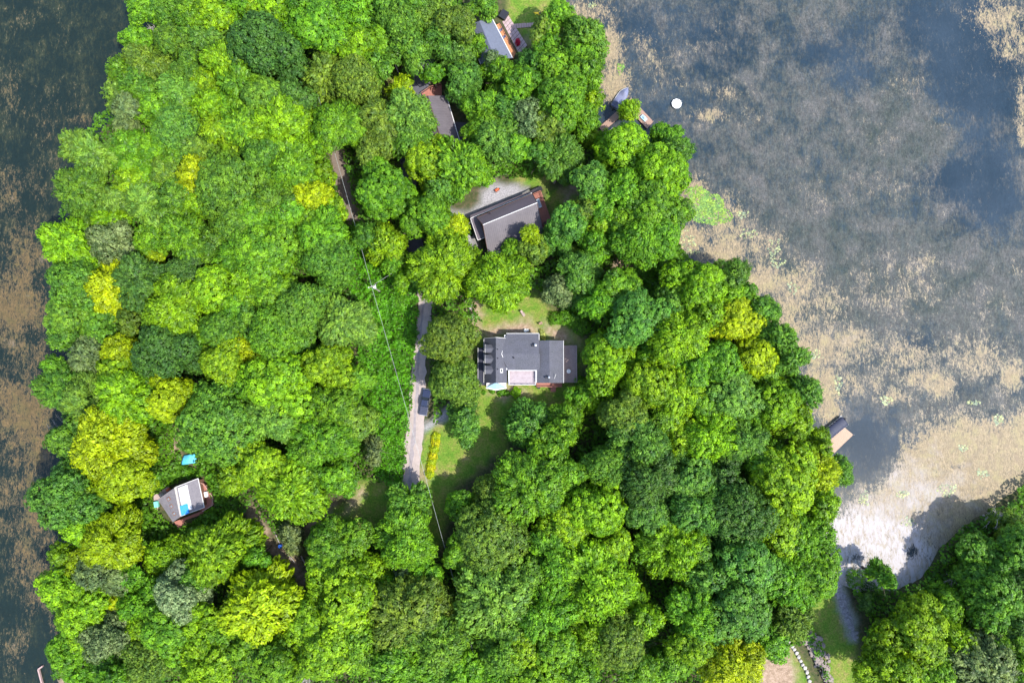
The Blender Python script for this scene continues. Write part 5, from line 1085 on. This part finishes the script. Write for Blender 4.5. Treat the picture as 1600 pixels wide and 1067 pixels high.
# pickup truck
def pickup():
    p = at(665, 628); q0, q1 = at(667, 607, 1), at(660, 649, 1); d = (q0 - q1); rz = math.atan2(d.y, d.x)
    R = empty('pickup_truck', (p.x, p.y, .09), rz); tag(R, 'dark navy pickup truck with a ribbed bed cover parked on the gravel drive', 'truck')
    b = MB()   # lower body, nose towards +x
    prof = [(-3.0, .55), (-3.0, 1.08), (3.0 - .15, 1.0), (3.0, .85), (3.0, .45), (2.6, .4), (-2.6, .4)]
    hw = .98; vs = []; n = len(prof)
    for s in (-1, 1):
        for x, z in prof: vs.append((x, s * hw * (1 if abs(x) < 2.9 else .94), z))
    fs = [tuple(range(n)), tuple(range(2 * n - 1, n - 1, -1))] + [(i, n + i, n + (i + 1) % n, (i + 1) % n) for i in range(n)]
    b.add(vs, [f[::-1] for f in fs]); bo = b.build('body', M['navy_paint'], R, bevel=.07)
    h = MB(); h.slab([(1.15, -.9, 1.2), (2.75, -.78, 1.06), (2.75, .78, 1.06), (1.15, .9, 1.2)], .15); h.build('hood', M['navy_paint'], R, bevel=.04)
    c = MB(); v = [(1.25, -.9, 1.08), (1.25, .9, 1.08), (-.95, .9, 1.08), (-.95, -.9, 1.08), (.45, -.72, 1.84), (.45, .72, 1.84), (-.75, .72, 1.84), (-.75, -.72, 1.84)]
    c.add(v, [(0, 1, 5, 4), (1, 2, 6, 5), (2, 3, 7, 6), (3, 0, 4, 7), (4, 5, 6, 7)]); co = c.build('cab', M['glass'], R)
    r = MB(); r.slab([(.5, -.74, 1.9), (.5, .74, 1.9), (-.8, .74, 1.9), (-.8, -.74, 1.9)], .07); r.build('cab_roof', M['navy_paint'], R, bevel=.03)
    for s in (-1, 1):
        q = MB(); q.bar((1.25, s * .88, 1.1), (.48, s * .71, 1.85), .07, .06); q.bar((-.95, s * .89, 1.1), (-.78, s * .71, 1.85), .1, .1); q.bar((-.05, s * .9, 1.1), (-.05, s * .73, 1.85), .08, .06); q.build('door_pillar', M['navy_paint'], co)
        m_ = MB(); m_.box((1.0, s * 1.08, 1.2), (.16, .22, .16)); m_.build('wing_mirror', M['black'], R)
        l = MB(); l.box((2.9, s * .74, .85), (.14, .34, .16)); l.build('headlight', M['skylight'], R)
        l = MB(); l.box((-2.98, s * .86, .9), (.06, .14, .3)); l.build('tail_light', mat('red lamp', (.35, .01, .01), .3), R)
        for x in (1.95, -1.85):
            w = MB(); w.lathe((0, 0, 0), [(.3, -.13), (.4, -.12), (.4, .12), (.3, .13)], 16); wo_ = w.build('wheel', M['tyre'], R); wo_.rotation_euler = (math.pi / 2, 0, 0); wo_.location = (x, s * .88, .4)
            rm = MB(); rm.lathe((0, 0, -.14 * s), [(.05, -.01), (.23, -.01), (.23, .01), (.05, .01)], 12); rm.build('rim', M['vent'], wo_)
    for k in range(6):
        t_ = MB(); t_.box((-1.25 - k * .32, 0, 1.13), (.3, 1.72, .06)); t_.build('bed_cover_panel', M['tonneau'], R, bevel=.012)
    bm = MB(); bm.box((-3.04, 0, .55), (.14, 1.9, .2)); bm.box((3.0, 0, .5), (.16, 1.86, .22)); bm.build_each('bumper', M['vent'], R)
pickup()

# ---- docks
def dock(name, label, quad, z, n, m, board_name='board'):
    """quad px: a,b = stacking edge; boards run a->d"""
    c = at(sum(q[0] for q in quad) / 4, sum(q[1] for q in quad) / 4); R = empty(name, c); tag(R, label, 'dock')
    q = [at(a, b_, z) - R.location for a, b_ in quad]
    boards(R, q[0], q[1], q[2], q[3], z, n, m, th=.05, gap=.025, jitter=.012, seed=n)
    f = MB()
    for i in range(4): f.bar(V3(q[i], z - .14), V3(q[(i + 1) % 4], z - .14), .08, .18)
    f.build('frame', M['wood_dark'], R)
    for i in range(4):
        p = MB(); s = q[i]; p.tube([V3(s, -1.5), V3(s, z + .35)], .07, 7); p.build('post', M['pole'], R)
    return R
dock('tan_dock', 'new tan plank dock beside the navy covered boat on the east shore', [(1297.5, 688), (1330, 678), (1321, 668.5), (1290, 690)][:0] or [(1303.5, 708), (1333.5, 679), (1320, 668), (1287, 696)], -.05, 22, M['deck_tan'])
dock('dock', 'brown shore arm of the L-shaped dock under the trees', [(942, 207), (972, 180), (966, 172), (936, 199)], .0, 18, M['dock_brown'])
dock('dock', 'outer reddish arm of the L-shaped dock facing the white raft', [(986, 153), (1021, 190), (1011, 201), (976, 164)], .0, 26, M['dock_brown'])
b = MB(); b.box((0, 0, 0), (1.6, .9, .35)); b.box((0, .1, .35), (.5, .5, .35)); o = b.build('storage_bench', mat('pale blue box', (.3, .45, .6), .5), bevel=.04); p = at(1005.5, 185.5); o.location = (p.x, p.y, .24); o.rotation_euler = (0, 0, -.8); tag(o, 'pale blue storage box standing on the outer dock arm', 'box')

# ---- boats
def hull(L, Wd, H_, name_m, parent, n=12, sheer=.15):
    vs = []; fs = []
    for i in range(n + 1):
        t_ = i / n; x = L * (t_ - .5); w = Wd / 2 * (1 - max(0, (t_ - .55) / .45) ** 2.2) * (.86 + .14 * min(1, t_ * 4)); z1 = H_ + sheer * t_ ** 2
        for s in (-1, 1): vs += [(x, s * w * .55, .0 + .25 * t_ ** 3), (x, s * w, z1)]
    for i in range(n):
        a = i * 4; fs += [(a, a + 1, a + 5, a + 4), (a + 2, a + 6, a + 7, a + 3), (a, a + 4, a + 6, a + 2)]
    fs += [(0, 2, 3, 1), (n * 4, n * 4 + 1, n * 4 + 3, n * 4 + 2)]
    b = MB(); b.add(vs, fs); return b.build('hull', name_m, parent)
def covered_boat(px, py, rz, L, Wd, cover, label, peaks, pontoon=False):
    p = at(px, py, WATER_Z); R = empty('boat', (p.x, p.y, WATER_Z), rz); tag(R, label, 'boat', None)
    if pontoon:
        for s in (-1, 1):
            b = MB(); b.tube([(-L / 2, s * Wd * .36, .05), (L / 2 - .5, s * Wd * .36, .05), (L / 2, s * Wd * .36, .15)], [.28, .28, .05], 10); b.build('pontoon', M['alu'], R)
        b = MB(); b.slab([(-L / 2 + .1, -Wd / 2, .42), (L / 2 - .2, -Wd / 2, .42), (L / 2 - .2, Wd / 2, .42), (-L / 2 + .1, Wd / 2, .42)], .1); b.build('deck', M['alu'], R)
        b = MB()
        for s in (-1, 1): b.bar((-L / 2 + .1, s * (Wd / 2 - .02), .8), (L / 2 - .2, s * (Wd / 2 - .02), .8), .04, .06)
        b.bar((L / 2 - .2, -Wd / 2, .7), (L / 2 - .2, Wd / 2, .7), .06, .5); b.build('rail', M['alu'], R)
    else: hull(L, Wd, .55, M['cover_navy'] if cover is M['cover_navy'] else M['white_plastic'], R)
    # cover: draped surface with ridges
    nx, ny = 22, 10; vs = []; fs = []
    for i in range(nx + 1):
        t_ = i / nx; x = (t_ - .5) * (L - (.5 if pontoon else .1))
        w = (Wd / 2 + .04) if pontoon else Wd / 2 * (1 - max(0, (t_ - .55) / .45) ** 2.2) * (.86 + .14 * min(1, t_ * 4)) + .04
        top = .62 + (.35 if pontoon else .1)
        for (pc, ph) in peaks: top = max(top, .62 + ph * (1 - min(1, abs(t_ - pc) / .2)))
        for j in range(ny + 1):
            s = j / ny * 2 - 1; z = .6 + (top - .6) * (1 - abs(s) ** (2.4 if pontoon else 1.3)) + (0 if abs(s) < .99 else -.12) + (.3 if pontoon else 0); vs.append((x, s * w, z + .02 * math.sin(i * 2.1 + j * 1.3)))
    for i in range(nx):
        for j in range(ny): a = i * (ny + 1) + j; fs.append((a, a + ny + 1, a + ny + 2, a + 1))
    b = MB(); b.add(vs, fs); o = b.build('cover', cover, R, smooth=True); sd_ = o.modifiers.new('solid', 'SOLIDIFY'); sd_.thickness = .03
    m_ = MB(); m_.box((-L / 2 - .25, 0, .45), (.4, .35, .6)); m_.box((-L / 2 - .3, 0, .0), (.15, .15, .7)); m_.build('outboard_motor', M['black'], R, bevel=.05)
    return R
d_ = at(1318, 657, 0) - at(1290, 680, 0); covered_boat(1303.5, 668, math.atan2(d_.y, d_.x) + math.pi, 5.9, 2.5, M['cover_navy'], 'pontoon boat under a dark navy cover moored at the tan dock', [(.3, .45), (.75, .5)], True)
d_ = at(979, 139, 0) - at(960, 166, 0); covered_boat(970, 154, math.atan2(d_.y, d_.x), 6.0, 2.3, M['cover_slate'], 'motorboat under a slate blue peaked cover above the L-shaped dock', [(.22, .8), (.72, .75)])
R = empty('rowboat', P(953.5, 209, WATER_Z), math.radians(38)); tag(R, 'small dark open rowboat below the shore arm of the L-shaped dock', 'boat')
hull(4.4, 1.4, .42, M['wood_dark'], R)
for x in (-1.0, .2): b = MB(); b.box((x, 0, .38), (.28, 1.15, .05)); b.build('thwart', M['alu'], R)
b = MB(); b.bar((-2.15, -.6, .44), (1.2, -.68, .5), .06, .05); b.bar((-2.15, .6, .44), (1.2, .68, .5), .06, .05); b.build('gunwale', M['alu'], R)
# kayak
R = empty('kayak', P(845, 22.5, .2), math.radians(-10)); tag(R, 'bright yellow kayak lying on the grass near the top shore', 'kayak')
b = MB(); b.tube([(-1.75, 0, .28), (-1.2, 0, .2), (0, 0, .2), (1.2, 0, .2), (1.75, 0, .28)], [.03, .26, .38, .26, .03], 10); o = b.build('hull', M['yellow'], R, smooth=True); o.scale = (1, 1.1, .6)
b = MB(); b.lathe((-.1, 0, .36), [(.28, 0), (.3, .03), (.2, .04)], 14, sx=1.6, sy=.8); b.build('cockpit', M['black'], R)
# swim raft
R = empty('swim_raft', P(1056.5, 163.5, WATER_Z)); tag(R, 'white nine-sided floating swim raft out on the open water', 'raft')
b = MB(); b.lathe((0, 0, .42), [(1.18, 0), (1.22, .06), (1.2, .14), (.3, .16)], 9, rz=.2); b.build('top', M['white_plastic'], R)
b = MB(); b.lathe((0, 0, -.1), [(1.1, 0), (1.16, .3), (1.14, .53)], 9, rz=.2); b.build('float', M['raft_side'], R)
b = MB(); b.bar((1.1, .3, .5), (1.45, .35, .2), .05, .05); b.bar((1.0, .7, .5), (1.35, .8, .2), .05, .05); b.build('ladder', M['alu'], R)

# ---- poles and wires
def utility_pole(px, py, h, label, top=True):
    p = at(px, py, h); R = empty('utility_pole', (p.x, p.y, 0), .3); tag(R, label, 'utility pole', 'poles carrying the overhead wire')
    b = MB(); b.tube([(0, 0, -.3), (0, 0, h)], [.18, .12], 9); b.build('pole', M['pole'], R)
    b = MB(); b.box((0, 0, h - .6), (1.9, .12, .14)); b.build('crossarm', M['pole'], R)
    for x in (-.8, 0, .8): b = MB(); b.lathe((x, 0, h - .52), [(.05, 0), (.09, .06), (.06, .1), (.09, .15), (.03, .22)], 8); b.build('insulator', M['ceramic'], R)
    if top:
        b = MB(); b.lathe((.36, -.2, h - 1.9), [(.26, 0), (.3, .08), (.3, .85), (.33, .9), (.25, 1.0), (.08, 1.08)], 12); t_ = b.build('transformer', M['ceramic'], R)
        b = MB(); b.lathe((.36, -.2, h - .85), [(.05, 0), (.08, .1), (.05, .25)], 8); b.build('bushing', M['ceramic'], t_)
    return p
PT = utility_pole(580.5, 447, 9.6, 'utility pole with a white transformer standing in the bright green thicket')
P0 = at(521, 240, 9.0); P0b = at(500, 165, 9.4)
utility_pole(614.5, 93, 9.2, 'tall wooden pole standing beside the paved lane near the top', False)
utility_pole(757, 1085, 9.6, 'wooden pole at the bottom edge where the overhead wire ends', False)
utility_pole(494, 140, 9.2, 'wooden pole hidden among crowns at the upper end of the wire', False)
def cable(a, b_, sag, name, label, r=.035):
    a, b_ = Vector(a), Vector(b_); pts = []
    for i in range(25):
        t_ = i / 24; p = a.lerp(b_, t_); p.z -= sag * 4 * t_ * (1 - t_); pts.append(p)
    base = pts[0].copy(); q = MB(); q.tube([p - base for p in pts], r, 5); o = q.build(name, M['wire']); o.location = base; tag(o, label, 'cable', 'overhead cables'); return o
cable(at(580.5, 447, 9.5), at(757, 1085, 9.4), 1.3, 'overhead_cable', 'long overhead cable running from the transformer pole down to the bottom edge', .03)
cable(at(580.5, 447, 9.5), at(494, 140, 9.0), .9, 'overhead_cable', 'overhead cable running from the transformer pole up along the earth track', .03)
cable(at(580.5, 447, 8.6), at(737, 346, 3.2), .5, 'overhead_cable', 'thin service cable from the transformer pole to the chalet', .025)

# ---- tarp on the ground, barrel, containers
R0 = P(296, 717, .4); vs = []; fs = []; n = 9; rd = random.Random(8)
for i in range(n + 1):
    for j in range(n + 1):
        u, v = i / n - .5, j / n - .5; vs.append((u * 3.4 + v * .5, v * 2.3 + u * .5, .95 - abs(u) * 1.1 - abs(v) ** 2 * 1.4 + rd.uniform(0, .1)))
for i in range(n):
    for j in range(n): a = i * (n + 1) + j; fs.append((a, a + n + 1, a + n + 2, a + 1))
b = MB(); b.add(vs, fs); o = b.build('tarp_cover', M['tarp_teal'], smooth=True); o.location = (R0.x, R0.y, 0.1); sd_ = o.modifiers.new('s', 'SOLIDIFY'); sd_.thickness = .03
tag(o, 'turquoise blue tarp draped over a pile on the ground above the cottage', 'tarp')
def drum(px, py, m, label, cat, name, r=.42, h=.95, z=0.05):
    p = at(px, py, h); b = MB(); b.lathe((0, 0, 0), [(r * .9, 0), (r, .05), (r, h * .33), (r * 1.04, h * .36), (r, h * .4), (r, h * .7), (r * 1.04, h * .73), (r, h * .76), (r, h - .04), (r * .88, h), (r * .8, h - .03)], 14); o = b.build(name, m); o.location = (p.x, p.y, z); tag(o, label, cat); return o
drum(437, 853.5, M['blue_plastic'], 'dark blue barrel beside the round silvery tree on the dirt path', 'barrel', 'blue_barrel')
drum(842, 605, M['black'], 'black round grill tub below the white balcony corner', 'tub', 'black_tub', .36, .7)
def crate(px, py, size, rz, m, label, name, z=.05, cat='box'):
    p = at(px, py, z + size[2]); b = MB(); sx, sy, sz = size
    b.box((0, 0, .03), (sx, sy, .06))
    for s in (-1, 1): b.box((s * (sx / 2 - .03), 0, sz / 2 + .031), (.06, sy - .004, sz - .06)); b.box((0, s * (sy / 2 - .03), sz / 2 + .031), (sx - .124, .06, sz - .06))
    o = b.build(name, m); o.location = (p.x, p.y, z); o.rotation_euler = (0, 0, rz)
    l = MB(); l.box((0, 0, sz + .02), (sx + .04, sy + .04, .05)); l.build('lid', m, o); tag(o, label, cat); return o
crate(243.5, 788, (.9, 1.3, .6), .2, M['turquoise'], 'turquoise storage box on the west deck of the cottage', 'storage_box', .62)
crate(252, 773, (.9, .6, .5), .5, M['stone'], 'pale box leaning on the west deck above the turquoise one', 'storage_box', .62)
crate(321.5, 772.5, (.7, 1.2, .5), .2, M['white_plastic'], 'white cooler on the red deck right of the cottage', 'cooler', 1.05, 'cooler')
crate(262, 765, (.8, .5, .6), .5, M['orange_red'], 'orange red crate at the upper left corner of the cottage', 'crate', .62)
crate(839.5, 296.5, (2.3, 1.0, .9), math.radians(22), M['black'], 'black garbage bin enclosure at the upper corner of the chalet deck', 'bin_enclosure', .1)
crate(841.5, 318, (1.0, 2.1, .7), math.radians(20), M['skylight'], 'pale glass-topped hot tub cover box on the red deck of the chalet', 'deck_box', .95)
crate(851.5, 348.5, (.6, .6, .8), .3, M['wood_dark'], 'small dark planter on the lower end of the chalet deck', 'planter_box', .95)
crate(787, 22.5, (1.7, 2.0, .9), math.radians(-32), M['black'], 'black covered hot tub at the upper end of the pink patio', 'hot_tub', .12, cat='hot tub')
crate(1556, 1010, (3.4, 2.2, 2.2), .6, M['alu'], 'small metal shed among the trees in the lower right corner', 'shed', .05, 'shed')
crate(735.5, 480, (.8, 1.3, .3), 0, M['pole'], 'low cold frame box in the shade left of the lime maple', 'cold_frame', .05)
# ---- furniture
def chair(px, py, rz, m, label, z=.05, lounge=False, name='garden_chair'):
    p = at(px, py, z + .4); R = empty(name, (p.x, p.y, z), rz); tag(R, label, 'lounge chair' if lounge else 'chair')
    L = 1.15 if lounge else .5
    for k in range(7 if lounge else 4):
        b = MB(); w = L / (7 if lounge else 4); b.box((-L / 2 + w * (k + .5), 0, .4), (w - .02, .56, .035)); b.build('slat', m, R)
    b = MB(); b.bar((-L / 2, 0, .42), (-L / 2 - .35, 0, .95), .52, .04); b.build('backrest', m, R)
    for sx in (-1, 1):
        for sy in (-1, 1): b = MB(); b.box((sx * (L / 2 - .05), sy * .26, .2), (.05, .05, .4)); b.build('leg', m, R)
    for sy in (-1, 1): b = MB(); b.box((-.02, sy * .3, .6), (.5, .07, .035)); b.build('armrest', m, R)
chair(817.5, 490.5, math.radians(-55), M['deck_grey'], 'grey wooden lounge chair on the grass above the shingled house', lounge=True)
chair(846, 505, math.radians(20), M['dock_brown'], 'low brown chair beside the row of lime shrubs above the house')
chair(781, 48, math.radians(200), M['cover_slate'], 'upper slate chair on the orange deck of the top house', .85)
chair(786.5, 59, math.radians(210), M['cover_slate'], 'lower slate chair on the orange deck of the top house', .85)
chair(1582, 1060, .5, M['white_plastic'], 'white garden chair at the bottom edge near the right corner')
chair(866, 284, math.radians(80), M['deck_grey'], 'weathered chair on the shaded grass upper right of the chalet')
def table(px, py, r, h, m, z, label):
    p = at(px, py, z + h); R = empty('round_table', (p.x, p.y, z)); tag(R, label, 'table')
    b = MB(); b.lathe((0, 0, h - .05), [(r, 0), (r, .05), (r * .2, .055)], 14); b.build('tabletop', m, R)
    b = MB(); b.lathe((0, 0, 0), [(r * .45, 0), (r * .4, .04), (.05, .08), (.04, h - .05)], 10); b.build('pedestal', m, R)
table(888.5, 580, .5, .72, M['white_plastic'], 1.03, 'round white table on the east deck of the shingled house')
table(821, 516.5, .4, .6, M['white_plastic'], .05, 'small white table just above the north eave of the house')
crate(824, 516, (.5, .5, .4), .2, M['white_plastic'], 'white box beside the small white table north of the house', 'storage_box')
# red planter on the gravel yard
p = at(777, 298); R = empty('wheelbarrow', (p.x, p.y, .05), .6); tag(R, 'orange red wheelbarrow on the gravel yard above the chalet', 'wheelbarrow')
b = MB(); b.add([(-.35, -.2, .3), (.3, -.15, .3), (.3, .15, .3), (-.35, .2, .3), (-.5, -.36, .62), (.55, -.3, .58), (.55, .3, .58), (-.5, .36, .62)], [(3, 2, 1, 0), (0, 1, 5, 4), (1, 2, 6, 5), (2, 3, 7, 6), (3, 0, 4, 7)]); o = b.build('tray', M['orange_red'], R); sd_ = o.modifiers.new('s', 'SOLIDIFY'); sd_.thickness = .03
b = MB(); b.lathe((0, 0, 0), [(.1, -.05), (.2, -.05), (.2, .05), (.1, .05)], 14); w_ = b.build('wheel', M['tyre'], R); w_.rotation_euler = (math.pi / 2, 0, 0); w_.location = (.62, 0, .2)
for s in (-1, 1): b = MB(); b.bar((-1.1, s * .28, .6), (.6, s * .08, .2), .05, .05); b.bar((-.3, s * .22, .4), (-.35, s * .25, .02), .04, .04); b.build('handle', M['wood_dark'], R)
# satellite dish on a post by the driveway edge of house
# ---- stones
def stone_mesh(seed):
    rd = random.Random(seed); b = MB(); n = 7
    rings = []
    for (z, r) in ((-.5, .62), (-.1, 1.0), (.35, .85), (.55, .35)):
        rings.append((r, z))
    vs = []
    for r, z in rings:
        for k in range(n): a = 6.283 * k / n; q = r * rd.uniform(.78, 1.18); vs.append((math.cos(a) * q, math.sin(a) * q, z + rd.uniform(-.1, .1)))
    fs = []
    for i in range(3):
        for k in range(n): k2 = (k + 1) % n; fs.append((i * n + k, i * n + k2, (i + 1) * n + k2, (i + 1) * n + k))
    fs.append(tuple(range(n - 1, -1, -1))); fs.append(tuple(3 * n + k for k in range(n)))
    me = bpy.data.meshes.new('stone'); me.from_pydata(vs, [], fs); return me
def stone_set(m): 
    out = []
    for s in range(5): me = stone_mesh(s); me.materials.append(m); out.append(me)
    return out
SW, SB, SG = stone_set(M['stone']), stone_set(M['stone_brown']), stone_set(M['stone_grey'])
rd = random.Random(21)
def stones(parent, px, py, sx, sy, sz, rz, ms, z, name='stone'):
    p = at(px, py, z) - parent.location; o = link_obj(name, rd.choice(ms), parent); o.location = p; o.scale = (sx, sy, sz); o.rotation_euler = (rd.uniform(-.15, .15), rd.uniform(-.15, .15), rz); return o
R = empty('stone_wall', P(1252, 1035)); tag(R, 'low curving wall of pale stones edging the tan lawn at the bottom', 'stone wall')
pts = [(1234,1004),(1238,1009),(1241,1014),(1245,1020),(1248,1026),(1251,1032),(1254,1038),(1258,1043),(1261,1050),(1263,1057),(1265,1064),(1267,1071),(1268,1078)]
for i, (a, b_) in enumerate(pts): stones(R, a, b_, rd.uniform(.42, .6), rd.uniform(.36, .5), .4, 1.0 + rd.uniform(-.3, .3), SW, .2)
R = empty('stone_wall', P(1249, 993)); tag(R, 'short straight row of pale stones above the brown rock pile', 'stone wall')
for i, (a, b_) in enumerate([(1247, 988), (1249.5, 992), (1252, 996), (1254.5, 1000)]): stones(R, a, b_, .5, .42, .4, 1.0, SW, .2)
R = empty('stone_steps', P(1215, 985)); tag(R, 'bluish grey stone steps half hidden left of the rock pile', 'steps')
for i, (a, b_) in enumerate([(1211, 979), (1214, 983), (1218, 987), (1221, 991), (1226, 994)]): stones(R, a, b_, .7, .45, .25, .6, SG, .15)
R = empty('rock_pile', P(1277, 1020)); tag(R, 'long heap of weathered brown rocks between the two lower lawns', 'rock pile')
for i in range(150):
    t_ = rd.uniform(0, 1); c0 = (1262 + 36 * t_, 988 + 78 * t_); wv = 13 if t_ < .75 else 7; a, b_ = c0[0] + rd.gauss(0, wv * .45), c0[1] + rd.uniform(-5, 5); s = rd.uniform(.35, .95) * (1 - .35 * t_)
    off = abs(a - c0[0]) / wv; stones(R, a, b_, s, s * rd.uniform(.7, 1), s * .7, rd.uniform(0, 6), SB, max(.15, .75 - off * .7))
R = empty('shore_rocks', P(1310, 915)); tag(R, 'line of grey rocks along the shore of the pale weed bay', 'rocks')
for i in range(150):
    t_ = i / 150; 
    c0 = P(1290 + (24 if t_ > .35 else 24 * t_ / .35) + (28 * (t_ - .35) / .65 if t_ > .35 else 0), 850 + 165 * t_)
    a, b_ = 1289 + 8 * math.sin(t_ * 2) + 42 * t_ ** 1.5, 850 + 150 * t_
    s = rd.uniform(.22, .6); stones(R, a + rd.gauss(0, 2.6), b_ + rd.uniform(-2, 2), s, s * rd.uniform(.7, 1), s * .6, rd.uniform(0, 6), SG, rd.uniform(-.1, .15))
R = empty('beach_wall', P(68, 1052)); tag(R, 'pale plank edging of the tiny beach in the lower left corner', 'retaining wall')
for (a, b_), (c_, d_) in (((60, 1045), (67, 1040)), ((60, 1045), (66, 1068)), ((66, 1068), (72, 1090))):
    b = MB(); b.bar(P(a, b_, -.25) - R.location, P(c_, d_, -.25) - R.location, .3, .5); b.build('plank', M['slab_joint'], R)
# logs and branches lying by the dirt path
for i, (a, b_, a2, b2, r_, lb) in enumerate([(470, 868, 485, 900, .16, 'grey log lying along the dark end of the dirt path'), (425, 825, 437, 850, .14, 'weathered log lying left of the round silvery tree'), (275, 652, 281, 649, .25, 'short pale log at the foot of the yellow tree above the cottage'), (448, 866, 462, 880, .14, 'thin pale log below the round silvery tree')]):
    p, q = P(a, b_, .2), P(a2, b2, .25); b = MB(); m_ = (q - p) * .5 + Vector((.1, .1, .05)); b.tube([Vector((0, 0, 0)), m_, q - p], [r_, r_ * .8, r_ * .5], 7)
    for k in range(4): s = (q - p) * (.25 + .18 * k); b.tube([s, s + Vector((rd.uniform(-1, 1), rd.uniform(-1, 1), .3))], [.05, .02], 4)
    o = b.build('log', M['deadwood']); o.location = p; tag(o, lb, 'log')
print('objects', len(bpy.data.objects), 'tris', sum(len(m.polygons) * 2 for m in bpy.data.meshes))
